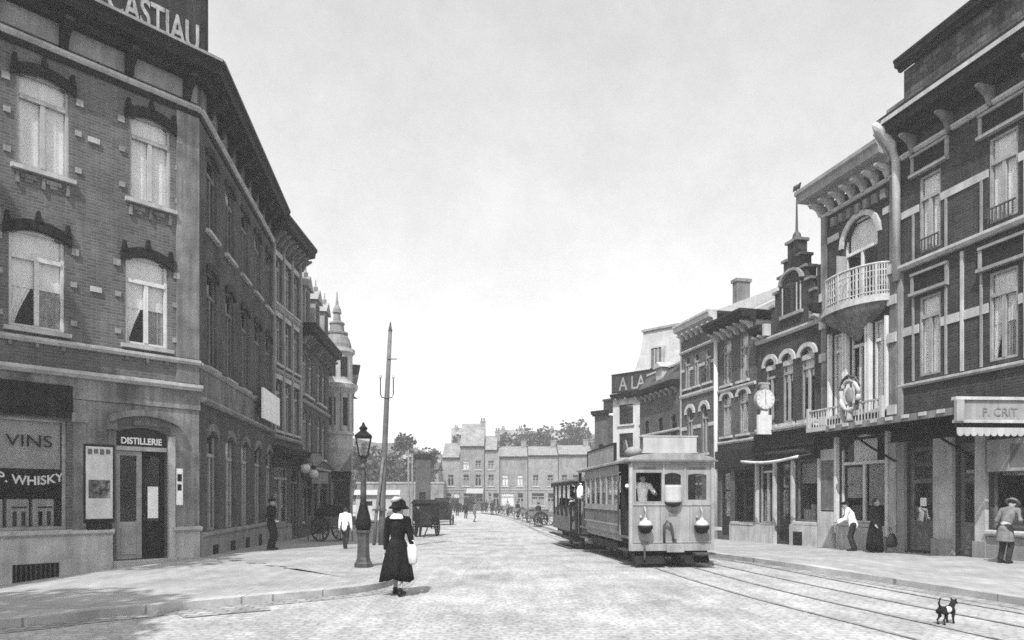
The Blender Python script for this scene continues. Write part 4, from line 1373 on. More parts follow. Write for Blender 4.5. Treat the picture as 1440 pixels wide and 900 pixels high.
for i in range(10):
    a, b = PI - PI * i / 10, PI - PI * (i + 1) / 10
    def e(t_, r_):
        return (gc + r_ * math.cos(t_), 10.2 + r_ * 0.7 * math.sin(t_))
    mb.prism_xz([e(a, 0.62), e(b, 0.62), e(b, 0.76), e(a, 0.76)], -0.14, -0.003)
build(mb, 'gable_trim', 'stone', gb)
P('gable_sill', 'stone', F2, (gc - 0.7, gc + 0.7, -0.12, -0.003, 8.86, 8.98), parent=gb)
P('mullion', 'stone_light', F2, (gc - 0.6, gc - 0.55, -0.06, -0.031, 9.0, 10.1), (gc + 0.55, gc + 0.6, -0.06, -0.031, 9.0, 10.1), (gc + 0.3, gc + 0.36, -0.05, -0.031, 9.0, 10.1), parent=gb)
mb = MB()
mb.lathe([(0.2, 0), (0.14, 0.25), (0.05, 0.35), (0.035, 1.3), (0.015, 2.2)], gc, 0.2, 8, z0=11.861)
mb.tube([(gc - 0.22, 0.2, 13.85), (gc - 0.08, 0.2, 13.95), (gc + 0.1, 0.2, 13.9), (gc + 0.26, 0.2, 14.02)], [0.02, 0.1, 0.09, 0.02], 8)
build(mb, 'weather_vane', 'iron', gb)
P('corner_bracket', 'stone_light', F2, (0.82, 0.98, -0.3, -0.003, 8.42, 8.9), (3.82, 3.98, -0.3, -0.003, 8.42, 8.9))
# right hand small dormer
P('side_dormer', 'brick_dark', F2, (3.82, 4.16, 0.05, 1.8, 8.92, 10.4))
# shopfront of R2
P('shop_fascia', 'wood_dark', F2, (0, W2_, -0.18, -0.003, 3.75, 4.4))
cornice(F2, 0, W2_, 4.38, 0.11, 0.4, 'stone_light', 0, name='fascia_cornice')
P('shop_frieze', 'dark', F2, (0, W2_, -0.1, -0.003, 3.22, 3.74))
w_ = window(F2, 0.2, 1.2, 0.7, 3.2, 'pale', 'lace', 0.85, y=0.05)
shopdoor(F2, 1.5, 2.4, 0.0, 3.2)
w_ = window(F2, 2.7, 4.05, 0.85, 3.2, 'wood', None, 0.99, mull=False, y=0.05)
P('blind', 'lace', F2, (2.75, 4.0, 0.2, 0.21, 2.3, 3.1), parent=w_)
P('display', 'pale', F2, (2.85, 3.2, 0.2, 0.5, 0.92, 1.3), (3.3, 3.6, 0.2, 0.5, 0.92, 1.5), (3.65, 3.95, 0.2, 0.5, 0.92, 1.2), parent=w_)
for xx in (0.0, 1.26, 2.46, 4.06):
    P('shop_post', 'stone_light', F2, (xx + 0.02, xx + 0.14, -0.13, -0.003, 0.4, 3.2))
P('plinth', 'stone_light', F2, (0.0, 1.4, -0.16, -0.003, -1.0, 0.6), (2.45, W2_, -0.17, -0.003, -1.0, 0.7))
P('cellar_grate', 'black', F2, (2.7, 3.25, -0.185, -0.171, -0.15, 0.45))
# rolled awning over the shop
loc, rz = onfac(F2, 2.2, -0.2, 3.2)
aw = thing('rolled_awning', 'rolled up shop awning with a pale sagging bar under the clock sign', 'awning', loc, rz)
mb = MB(); mb.tube([(-2.0, -0.12, 0.3), (2.0, -0.12, 0.3)], 0.11, 10)
build(mb, 'roll', 'cloth_dark', aw, smooth=True)
mb = MB(); mb.tube([(-1.9 + 3.8 * i / 12, -0.75, 0.06 - 0.12 * math.sin(PI * i / 12)) for i in range(13)], 0.055, 8)
build(mb, 'bar', 'white', aw, smooth=True)
mb = MB()
for xx in (-1.9, 1.9):
    mb.tube([(xx, 0.0, 0.2), (xx, -0.75, 0.06)], 0.025, 6)
build(mb, 'arm', 'iron', aw)
# clock
loc, rz = onfac(F2, 1.5, -0.65, 5.7)
ck = thing('shop_clock', 'round white clock sign with a small white panel below, projecting over the shops', 'clock', loc, rz + rad(90))
mb = MB()
mb.loft([[(0.42 * math.cos(2 * PI * i / 32), -0.09, 0.42 * math.sin(2 * PI * i / 32)) for i in range(32)], [(0.42 * math.cos(2 * PI * i / 32), 0.09, 0.42 * math.sin(2 * PI * i / 32)) for i in range(32)]])
build(mb, 'case', 'pale', ck)
fmb = MB()
fmb.loft([[(0.39 * math.cos(2 * PI * i / 32), y_, 0.39 * math.sin(2 * PI * i / 32)) for i in range(32)] for y_ in (-0.1, -0.0905)])
fc = build(fmb, 'dial', 'white', ck)
mb = MB()
for i in range(12):
    a = 2 * PI * i / 12
    mb.prism_xz([(math.sin(a + d_) * r_, math.cos(a + d_) * r_) for d_, r_ in ((-0.05, 0.3), (0.05, 0.3), (0.04, 0.36), (-0.04, 0.36))], -0.106, -0.101)
build(mb, 'hour_mark', 'pale', fc)
mb = MB()
mb.prism_xz([(-0.012, -0.05), (0.012, -0.05), (0.012, 0.28), (-0.012, 0.28)], -0.112, -0.107)
mb.prism_xz([(-0.015, -0.2), (0.015, -0.2), (0.015, 0.04), (-0.015, 0.04)], -0.118, -0.113)
build(mb, 'hand', 'midpaint', fc)
P('crown', 'pale', Fac(ck), (-0.16, 0.16, -0.07, 0.07, 0.43, 0.6), (-0.22, 0.22, -0.08, 0.08, 0.601, 0.68))
P('panel', 'white', Fac(ck), (-0.3, 0.3, -0.06, 0.06, -1.4, -0.62), (-0.15, 0.15, -0.05, 0.05, -0.619, -0.44))
P('bracket', 'iron', Fac(ck), (0.43, 0.66, -0.03, 0.03, -0.05, 0.02))

# R3
W3_ = 3.2
ops = []
c3 = ((0.45, 1.2), (1.85, 2.6))
for a, b in c3:
    ops += [(a, b, 6.95, 8.95, 0), (a, b, 4.6, 6.5, 0.25)]
ops += [(0.3, 1.1, 0.0, 3.0, 0), (1.4, 3.0, 0.7, 3.0, 0)]
F3 = house('terraced_house', 'two window brick house with deep dark eaves between the gabled house and pale banded house', 'house', RL(33.4), ROTR, W3_, 9.35, 'brick_mid', ops, 9)
for a, b in c3:
    window(F3, a, b, 6.95, 8.95, 'pale', 'blind', 0.72)
    window(F3, a, b, 4.6, 6.5, 'pale', 'blind', 0.72, lintel='hood', rise=0.25)
cornice(F3, -0.1, W3_, 9.35, 0.45, 0.8, 'wood_dark', 0.5, 'stone_light', 0.35)
for z in (6.6, 4.2):
    string(F3, 0, W3_, z, 0.16, 0.12, 'stone_light')
roof_gable(F3, W3_, 9.805, 8, 2.0, 'slate_pale')
P('shop_fascia', 'wood_dark', F3, (0, W3_, -0.2, -0.003, 3.1, 3.9))
shopdoor(F3, 0.3, 1.1, 0.0, 3.0)
window(F3, 1.4, 3.0, 0.7, 3.0, 'dark', None, 0.8)
P('plinth', 'stone_light', F3, (1.2, W3_, -0.1, -0.003, -1.0, 0.55))
dp = MB(); dp.tube([(0.06, -0.12, 9.3), (0.06, -0.12, -0.2)], 0.1, 8)
build(dp, 'downpipe', 'white', F3.root, F3, smooth=True)
# R4
W4_ = 3.55
ops = []
c4 = ((0.4, 1.0), (1.35, 1.95), (2.5, 3.1))
for a, b in c4:
    ops += [(a, b, 7.35, 9.0, 0)]
for a, b in ((0.7, 1.35), (2.15, 2.8)):
    ops += [(a, b, 3.95, 6.3, 0.3)]
ops += [(0.4, 2.2, 0.6, 2.9, 0), (2.5, 3.3, -0.2, 2.9, 0)]
F4 = house('terraced_house', 'brick house with pale horizontal bands and a white overhanging cornice behind the tram roof', 'house', RL(37.0), ROTR, W4_, 10.1, 'brick_mid', ops, 9)
for a, b in c4:
    window(F4, a, b, 7.35, 9.0, 'pale', 'lace', 0.72)
for a, b in ((0.7, 1.35), (2.15, 2.8)):
    window(F4, a, b, 3.95, 6.3, 'pale', None, 0.72, lintel='hood', rise=0.3)
cornice(F4, 0.0, W4_ + 0.1, 10.1, 0.5, 0.5, 'stone_light', 0.5, 'stone_light', 0.3)
for z, h in ((9.15, 0.16), (6.85, 0.22)):
    string(F4, 0, W4_, z, h, 0.1, 'stone_light')
band(F4, W4_, 8.2, 0.15, [(a - 0.01, b + 0.01) for a, b in c4])
band(F4, W4_, 5.2, 0.18, [(0.66, 1.39), (2.11, 2.84)])
P('corner_pilaster', 'stone_light', F4, (0.0, 0.14, -0.05, -0.036, 3.3, 10.0))
string(F4, 0, W4_, 3.2, 0.3, 0.2, 'stone')
window(F4, 0.4, 2.2, 0.6, 2.9, 'pale', 'lace', 0.8)
shopdoor(F4, 2.5, 3.3, -0.2, 2.9)
roof_gable(F4, W4_, 10.605, 8, 1.6, 'slate_pale')
chimney(F4, 3.0, 1.2, 10.8, 0.4, 0.7, 1.3, 'stucco', 0)
# R5, lower with a mansard
W5_ = 5.1
ops = [(2.5, 3.15, 4.6, 6.2, 0.15), (4.1, 4.75, 4.6, 6.2, 0.15), (0.7, 1.3, 4.6, 6.2, 0.15), (0.6, 2.6, 0.5, 2.8, 0), (3.2, 4.2, -0.3, 2.8, 0)]
F5 = house('mansard_house', 'low dark brick house with a mansard roof next to the rooftop letter sign', 'house', RL(42.1), ROTR, W5_, 7.6, 'brick_mid', ops, 8)
for o_ in ops[:3]:
    window(F5, o_[0], o_[1], o_[2], o_[3], 'dark', None, 0.72)
window(F5, 0.6, 2.6, 0.5, 2.8, 'pale', 'lace', 0.8)
shopdoor(F5, 3.2, 4.2, -0.3, 2.8)
cornice(F5, 0, W5_, 7.6, 0.35, 0.5, 'wood_dark', 0.6, 'stone', 0.3)
string(F5, 0, W5_, 5.3, 0.14, 0.07, 'stone_light')
mb = MB(); mb.prism_yz([(-0.2, 7.955), (0.5, 8.9), (5, 9.2), (7.6, 7.955)], 0.02, W5_ - 0.02)
build(mb, 'roof', 'slate', F5.root, F5)
mb = MB(); mb.box(2.0, 2.8, 0.1, 1.2, 8.2, 9.0); mb.prism_xz([(1.85, 9.0), (2.95, 9.0), (2.4, 9.35)], -0.05, 1.4)
build(mb, 'dormer', 'stone_light', F5.root, F5)
P('roof_ridge', 'stone_light', F5, (0.0, W5_, 0.42, 0.58, 8.94, 9.05))
# ALA house: angled pale corner house with rooftop letter sign
AA = rad(-44)
ax, ay = 0.142 * 47.5, 47.5
Fa = house('angled_house', 'pale corner house turned toward the square with tall curved white mansard roof', 'house', (ax, ay), AA, 6.2, 8.3, 'stucco_white', [(0.5, 1.6, 4.4, 6.0, 0), (2.2, 3.3, 4.4, 6.0, 0), (0.4, 2.4, 0.3, 2.6, 0), (3.0, 4.0, -0.4, 2.6, 0), (0.5, 1.6, 6.6, 7.9, 0), (2.2, 3.3, 6.6, 7.9, 0)], 7)
for o_ in ((0.5, 1.6, 4.4, 6.0), (2.2, 3.3, 4.4, 6.0), (0.5, 1.6, 6.6, 7.9), (2.2, 3.3, 6.6, 7.9)):
    window(Fa, *o_, 'dark', None, 0.75)
window(Fa, 0.4, 2.4, 0.3, 2.6, 'pale', 'lace', 0.8)
shopdoor(Fa, 3.0, 4.0, -0.4, 2.6)
cornice(Fa, 0, 6.2, 8.3, 0.3, 0.4, 'wood_dark', 0.7, 'stone_light', 0.3)
mb = MB()
rings = []
for z, i_ in ((8.61, 0.0), (9.4, 0.75), (10.3, 1.2), (11.2, 1.5), (12.2, 1.68), (12.75, 1.72)):
    rings.append([(0.2 + i_ * 0.8, 0.02 + i_ * 0.7, z), (5.6 - i_ * 0.8, 0.02 + i_ * 0.7, z), (5.6 - i_ * 0.8, 7 - i_, z), (0.2 + i_ * 0.8, 7 - i_, z)])
mb.loft(rings)
rfm = build(mb, 'roof', 'slate_pale', Fa.root, Fa)
P('roof_cap', 'stone', Fa, (1.5, 4.3, 1.1, 5.4, 12.752, 12.9), parent=rfm)
P('dormer', 'midpaint', Fa, (2.5, 3.3, 0.75, 2.0, 10.2, 11.4), parent=rfm)
P('dormer_frame', 'stone_light', Fa, (2.42, 2.5, 0.7, 1.2, 10.2, 11.45), (3.3, 3.38, 0.7, 1.2, 10.2, 11.45), (2.42, 3.38, 0.7, 1.2, 11.451, 11.55), (2.74, 2.79, 0.71, 0.749, 10.2, 11.4), (3.01, 3.06, 0.71, 0.749, 10.2, 11.4), parent=rfm)
loc, rz = onfac(Fa, 0.35, -0.5, 8.62)
st = thing('rooftop_sign', 'long dark board with pale capital letters over the pale corner house roof edge', 'sign', loc, rz)
Fst = Fac(st)
P('board', 'sign', Fst, (-0.1, 5.6, 0.0, 0.12, 0.0, 1.25))
P('border', 'dark', Fst, (-0.1, 5.6, -0.04, -0.002, 1.17, 1.25), (-0.1, 5.6, -0.04, -0.002, 0.0, 0.06))
text(Fst, 'A LA V', 0.5, 0.14, 1.2, 'stone', 'lettering', y=-0.012, align='LEFT', bold=0.01, sx=0.8)
P('strut', 'iron', Fst, (0.5, 0.56, 0.121, 0.8, 0.3, 0.36), (2.5, 2.56, 0.121, 0.8, 0.3, 0.36), (4.4, 4.46, 0.121, 0.8, 0.3, 0.36))
# narrow dark house with cap left of it
Ft = house('narrow_house', 'slim dark brick house end with capped top at far right', 'house', (5.95, 51.2), rad(-50), 1.3, 7.6, 'brick_mid', [(0.35, 0.9, 3.5, 5.6, 0.1)], 6)
window(Ft, 0.35, 0.9, 3.5, 5.6, 'dark', None, 0.7)
cornice(Ft, -0.1, 1.4, 7.6, 0.35, 0.35, 'wood_dark', 0)
chimney(Ft, 0.3, 0.6, 7.9, 0.7, 0.7, 0.8, 'brick_dark', 0)

# ------------------------------------------------------------------ houses across the end of the street
YF = 112
xL = lambda px: (px - 720) / 1000 * YF
spec = [  # px0, px1, eave z, rise, label
    (622, 646, 7.8, 2.6, 'far gabled house at the left end of the hazy row across the street end'),
    (647, 681, 9.6, 4.0, 'tallest far house with high pointed roof in the hazy row'),
    (682, 699, 9.0, 2.6, 'narrow far house beside the tallest roof in the hazy row'),
    (700, 742, 8.0, 1.9, 'far house with arched ground floor openings in the middle of the hazy row'),
    (743, 785, 8.2, 1.7, 'far house with a dark shop blind in the hazy row'),
    (786, 834, 8.3, 1.8, 'far pale house at the right end of the hazy row, behind the trailer'),
]
for i, (a, b, ev, rs_, lab) in enumerate(spec):
    x0, x1 = xL(a), xL(b)
    W = x1 - x0 - 0.02
    cols = max(1, int(W / 1.6))
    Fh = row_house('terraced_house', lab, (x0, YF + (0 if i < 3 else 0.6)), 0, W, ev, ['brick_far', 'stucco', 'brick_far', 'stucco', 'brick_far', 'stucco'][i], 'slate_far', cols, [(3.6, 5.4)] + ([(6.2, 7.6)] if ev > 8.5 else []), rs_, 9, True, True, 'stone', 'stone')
    Fh.root['group'] = 'hazy row of houses across the street end'
# low annexes and the brick pier on the left of it
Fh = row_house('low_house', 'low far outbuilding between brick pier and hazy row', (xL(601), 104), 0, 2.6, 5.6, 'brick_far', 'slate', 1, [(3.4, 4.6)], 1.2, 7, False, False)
br = thing('brick_pier_house', 'small dark brick building end with flat dark cap beyond the woman', 'building', (-7.6, 56, 0), rad(6))
Fb = Fac(br)
wall(Fb, 1.15, -1, 4.9, [(0.3, 0.8, 0.2, 2.2, 0)], 'brick_mid', 'wall', 0.15, sides=4)
P('door', 'wood_dark', Fb, (0.3, 0.8, 0.1, 0.15, -0.4, 2.2))
P('cap', 'wood_dark', Fb, (-0.12, 1.27, -0.12, 4.1, 4.905, 5.2))
for i, (a, b, yy, ev, rs_, lab) in enumerate((
    (634, 668, 150, 12.0, 4.6, 'grey house with steep roof rising behind the left of the hazy row'),
    (700, 738, 146, 11.6, 4.2, 'wide house roof rising behind the middle of the hazy row'),
    (768, 812, 150, 12.2, 4.0, 'long house roof rising behind the right of the hazy row'),
    (512, 548, 135, 6.6, 3.0, 'pale distant house left of the utility pole'),
    (552, 584, 140, 7.2, 3.4, 'pale distant house right of the utility pole'),
    (588, 618, 132, 6.2, 3.0, 'pale distant house just behind the brick pier building'))):
    W = (b - a) / 1000 * yy
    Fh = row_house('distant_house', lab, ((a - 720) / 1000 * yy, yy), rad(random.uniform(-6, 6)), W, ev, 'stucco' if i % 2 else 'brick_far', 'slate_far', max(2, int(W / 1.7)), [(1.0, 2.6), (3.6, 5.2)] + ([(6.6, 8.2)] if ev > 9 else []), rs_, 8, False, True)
    chimney(Fh, W * 0.15, 3.2, ev + rs_ * 0.7, 0.7, 0.7, 1.6, 'brick_far', 2)
# awning on the far row
loc = (xL(668), YF - 0.4, 2.3)
fa = thing('shop_awning', 'small pale sloping awning on a far shopfront across the street end', 'awning', loc, 0)
mb = MB(); mb.prism_yz([(0, 0.9), (0, 0.84), (-1.6, 0.1), (-1.6, 0.16)], -1.3, 1.3)
build(mb, 'cover', 'pale', fa)
mb = MB()
for xx in (-1.2, 1.2):
    mb.tube([(xx, 0, 0.2), (xx, -1.55, 0.12)], 0.03, 6)
build(mb, 'arm', 'iron', fa)

# hut and background at the left end
ht = thing('market_hut', 'low white hut with two small dark windows beyond the lamp post', 'hut', (-13.6, 62, gz(0, 62)), rad(8))
Fh_ = Fac(ht)
wall(Fh_, 3.6, 0.0, 2.3, [(0.9, 1.4, 1.35, 1.75, 0), (1.9, 2.4, 1.35, 1.75, 0)], 'stucco_white', 'wall', 0.1, sides=2.5)
P('window', 'dark', Fh_, (0.9, 1.4, 0.08, 0.1, 1.35, 1.75))
P('window', 'dark', Fh_, (1.9, 2.4, 0.08, 0.1, 1.35, 1.75))
mb = MB(); mb.prism_yz([(-0.25, 2.3), (2.7, 2.3), (1.25, 2.75)], -0.2, 3.8)
build(mb, 'roof', 'slate_pale', ht)
lw = thing('low_wall', 'long low pale wall with coping behind the utility pole', 'wall', (-17, 78, -0.3), 0)
P('wall', 'stucco', Fac(lw), (0, 9.5, 0, 0.4, -0.2, 3.6))
P('coping', 'stone', Fac(lw), (-0.1, 9.6, -0.08, 0.48, 3.602, 3.8))


# ------------------------------------------------------------------ trees and hills
def tree(label, x, y, h, r, n=900, leaf=0.35, trunk=0.2, group=None, seed=0, low=0.35):
    rnd = random.Random(seed)
    t = thing('broadleaf_tree', label, 'tree', (x, y, gz(x, y)), rnd.random() * 6, group)
    mb = MB()
    mb.tube([(0, 0, -0.2), (0.05, 0, h * 0.25), (-0.05, 0.08, h * 0.5), (0.05, 0, h * 0.8)], [trunk, trunk * 0.8, trunk * 0.55, trunk * 0.15], 8)
    clumps = []
    for k in range(11):
        a = rnd.random() * 6.28
        zz = h * (low + (1 - low) * rnd.random() ** 0.8)
        rr = r * (0.25 + 0.5 * rnd.random()) * (1.1 - 0.5 * abs((zz / h - low) / (1 - low) - 0.4))
        c = Vector((rr * math.cos(a), rr * math.sin(a), zz * 0.92))
        clumps.append((c, r * (0.3 + 0.25 * rnd.random())))
        mb.tube([(0, 0, min(zz * 0.6, h * 0.5)), c * 0.55 + Vector((0, 0, zz * 0.32)), c], [trunk * 0.35, trunk * 0.2, trunk * 0.06], 5)
    build(mb, 'trunk', 'bark', t, smooth=True)
    lm = MB()
    for i in range(n):
        c, cr = clumps[i % len(clumps)]
        d = Vector((rnd.gauss(0, 1), rnd.gauss(0, 1), rnd.gauss(0, 0.8)))
        d = d.normalized() * cr * rnd.random() ** 0.45
        p = c + d
        u = Vector((rnd.gauss(0, 1), rnd.gauss(0, 1), rnd.gauss(0, 1))).normalized()
        v = u.cross(Vector((rnd.gauss(0, 1), rnd.gauss(0, 1), rnd.gauss(0, 1)))).normalized()
        s = leaf * (0.6 + 0.8 * rnd.random())
        lm.quad(p - u * s, p - v * s * 0.6, p + u * s, p + v * s * 0.6)
    build(lm, 'crown', 'leaf', t)
    return t
TG = 'trees behind the hazy row of houses'
for i, (px, hh, rr) in enumerate(((655, 12.8, 3.0), (692, 13.4, 3.6), (724, 13.6, 3.6), (748, 14.4, 4.6), (762, 13.0, 3.6), (786, 13.8, 3.8), (803, 15.2, 4.0), (818, 13.6, 3.4))):
    lab = ['low rounded', 'loose leafy', 'broad bushy', 'wide domed', 'small bushy', 'spreading', 'tallest feathery', 'rightmost bushy'][i] + ' tree rising behind the roofs of the hazy row'
    tree(lab, (px - 720) / 1000 * 128, 128 + 2 * (i % 3), hh + 0.6, rr, 1700, 0.36, 0.25, TG, 30 + i)
TG2 = 'hazy trees beyond the left bend'
for i, (px, yy, hh, rr) in enumerate(((514, 95, 9.0, 3.5), (532, 100, 8.0, 3.6), (563, 98, 10.8, 3.0), (590, 92, 8.2, 2.6))):
    lab = ['leftmost hazy', 'second hazy', 'tall round', 'small'][i] + ' tree beyond the left bend, ' + ['behind the street lamp', 'seen beside the utility pole', 'right of the utility pole', 'above the brick pier building'][i]
    tree(lab, (px - 720) / 1000 * yy, yy, hh, rr, 1700, 0.33, 0.22, TG2, 60 + i, low=0.3)
tree('unseen leafy tree added to shade the distillery front', -13.4, 9.3, 17.5, 3.2, 5200, 0.2, 0.25, None, 3, low=0.55)  # out of view, added so its crown shades the corner house front
tree('smaller unseen leafy tree added to shade the left pavement', -8.4, 2.6, 12.0, 3.2, 4200, 0.2, 0.22, None, 5)  # also unseen, added for its shadow on the left pavement
def hills():
    mb = MB()
    n = 60
    rows = []
    for (yy, f) in ((200, 0.0), (235, 1.0), (300, 0.9), (360, 0.0)):
        row = []
        for i in range(n + 1):
            x = -190 + 380 * i / n
            hgt = 18 + 5 * math.sin(x * 0.021 + 2.0) + 2.5 * math.sin(x * 0.067 + 0.4) + 0.8 * math.sin(x * 0.31)
            if -45 < x < 12:
                hgt -= 4.5 * (0.5 - 0.5 * math.cos((x + 45) / 57 * 2 * PI))
            row.append((x, yy, -0.5 + f * hgt))
        rows.append(row)
    mb.loft(rows, closed=False, cap=False)
    tag(build(mb, 'hills', 'leaf', smooth=True), kind='structure')
hills()

# ------------------------------------------------------------------ street furniture
def street_lamp(x, y):
    t = thing('street_lamp', 'cast iron gas lamp with four sided lantern on the left pavement', 'lamp', (x, y, gz(x, y) + 0.118), rad(10))
    t.scale = (0.92, 0.92, 0.91)
    mb = MB()
    mb.lathe([(0.24, 0), (0.24, 0.1), (0.2, 0.14), (0.19, 0.2), (0.17, 0.26), (0.15, 0.8), (0.17, 0.86), (0.2, 0.9), (0.2, 0.96)], n=8, ph=PI / 8)
    build(mb, 'base', 'iron', t)
    mb = MB()
    mb.lathe([(0.16, 0.961), (0.2, 1.05), (0.195, 1.18), (0.16, 1.35), (0.12, 1.5), (0.1, 1.6), (0.08, 1.7)], n=14)
    build(mb, 'vase', 'black', t, smooth=True)
    mb = MB()
    mb.lathe([(0.08, 1.701), (0.075, 1.9), (0.06, 2.5), (0.055, 2.52), (0.09, 2.56), (0.09, 2.62), (0.05, 2.66), (0.045, 2.72), (0.1, 2.76), (0.06, 2.8), (0.1, 2.84)], n=12)
    build(mb, 'shaft', 'iron', t, smooth=True)
    a, b, z0, z1 = 0.1, 0.19, 2.85, 3.36
    mb = MB()
    mb.box(-0.11, 0.11, -0.11, 0.11, 2.841, 2.88)
    for sx in (-1, 1):
        for sy in (-1, 1):
            mb.tube([(sx * a, sy * a, z0), (sx * b, sy * b, z1)], 0.018, 6)
    for (q, z) in ((b, z1),):
        for k in range(4):
            c = [(-q, -q), (q, -q), (q, q), (-q, q)]
            mb.tube([(c[k][0], c[k][1], z), (c[(k + 1) % 4][0], c[(k + 1) % 4][1], z)], 0.024, 6)
    lt = build(mb, 'lantern', 'black', t)
    mb = MB()
    for k in range(4):
        c = [(-1, -1), (1, -1), (1, 1), (-1, 1)]
        p, q = c[k], c[(k + 1) % 4]
        e = 0.985
        mb.quad((p[0] * a * e, p[1] * a * e, z0 + .03), (q[0] * a * e, q[1] * a * e, z0 + .03), (q[0] * b * e, q[1] * b * e, z1), (p[0] * b * e, p[1] * b * e, z1))
    build(mb, 'glass', 'lampglass', lt)
    mb = MB()
    mb.loft([[(sx * r_, sy * r_, z) for sx, sy in ((-1, -1), (1, -1), (1, 1), (-1, 1))] for r_, z in ((0.22, 3.385), (0.2, 3.41), (0.08, 3.52), (0.08, 3.56))])
    mb.lathe([(0.1, 3.561), (0.11, 3.6), (0.05, 3.66), (0.02, 3.75)], n=10)
    build(mb, 'cap', 'black', lt)
    mb = MB(); mb.lathe([(0.03, 2.88), (0.02, 3.0), (0.045, 3.02), (0.04, 3.2), (0.01, 3.22)], n=8)
    build(mb, 'burner', 'opal', lt)
street_lamp(-3.5, 16.75)

up = thing('utility_pole', 'tall leaning wooden utility pole with iron insulator bracket near the lamp post', 'pole', (-5.05, 27.5, gz(-5, 27.5) + 0.1), 0)
mb = MB(); mb.tube([(0, 0, -0.3), (0.05, 0, 2), (0.2, 0, 5.5), (0.34, 0, 8.3)], [0.13, 0.12, 0.1, 0.075], 12)
build(mb, 'pole', 'midpaint', up, smooth=True)
mb = MB(); mb.tube([(0.34, 0, 8.3), (0.345, 0, 8.45), (0.35, 0, 8.65)], [0.09, 0.05, 0.02], 8)
build(mb, 'spike', 'iron', up)
mb = MB()
for s_ in (-1, 1):
    mb.tube([(0.23, -0.1, 5.7), (0.23 + s_ * 0.2, -0.1, 5.72), (0.23 + s_ * 0.25, -0.1, 5.85), (0.23 + s_ * 0.25, -0.1, 6.5)], 0.025, 6)
mb.tube([(0.25, -0.08, 7.2), (0.62, -0.1, 7.2)], 0.022, 6)
build(mb, 'bracket', 'iron', up)
mb = MB()
for s_ in (-1, 1):
    mb.lathe([(0.03, 0), (0.055, 0.03), (0.05, 0.12), (0.02, 0.16)], 0.23 + s_ * 0.25, -0.1, 8, z0=6.45)
build(mb, 'insulator', 'opal', up)
mb = MB(); mb.tube([(-0.28, -0.15, -0.3), (-0.17, -0.17, 1.2), (0.1, -0.15, 3.4)], [0.07, 0.065, 0.055], 8)
build(mb, 'stay_post', 'wood', up, smooth=True)
P('clamp', 'iron', Fac(up), (-0.3, 0.2, -0.28, 0.0, 1.35, 1.42))

for i, (px, yy, h_, m_, lab) in enumerate(((574.5, 57, 6.0, 'pale', 'left of two thin pale posts beside the brick pier building'), (580, 57, 5.7, 'pale', 'right of two thin pale posts beside the brick pier building'))):
    t = thing('wire_post', lab, 'post', ((px - 720) / 1000 * yy, yy, gz(0, yy)), 0, 'thin posts beside the brick pier building')
    mb = MB(); mb.tube([(0, 0, -0.2), (0, 0, h_ * 0.5), (0, 0, h_)], [0.1, 0.085, 0.07], 8)
    build(mb, 'shaft', m_, t)
    mb = MB(); mb.lathe([(0.13, 0), (0.13, 0.12), (0.04, 0.2)], n=8, z0=h_)
    build(mb, 'cap', 'iron', t)
    mb = MB(); mb.tube([(-0.5, 0, h_ - 0.4), (0.5, 0, h_ - 0.4)], 0.035, 6)
    build(mb, 'crossarm', 'iron', t)

# ------------------------------------------------------------------ people
def remesh(mb, voxel, name):
    me = mb.mesh(name)
    o = bpy.data.objects.new(name, me)
    COL.objects.link(o)
    r = o.modifiers.new('r', 'REMESH')
    r.mode = 'VOXEL'
    r.voxel_size = voxel
    s_ = o.modifiers.new('s', 'SMOOTH')
    s_.factor = 0.5
    s_.iterations = 3
    dg = bpy.context.evaluated_depsgraph_get()
    out = bpy.data.meshes.new_from_object(o.evaluated_get(dg))
    bpy.data.objects.remove(o)
    out.name = name
    out.polygons.foreach_set('use_smooth', [True] * len(out.polygons))
    return out

def addmesh(me, name, m, parent):
    me.materials.clear()
    me.materials.append(M[m])
    o = bpy.data.objects.new(name, me)
    return put(o, parent)

def limb(mb, pts, rs, n=10):
    mb.tube(pts, rs, n)
    for p, r in zip(pts, rs):
        mb.ell(p, (r, r, r), 10, 6)

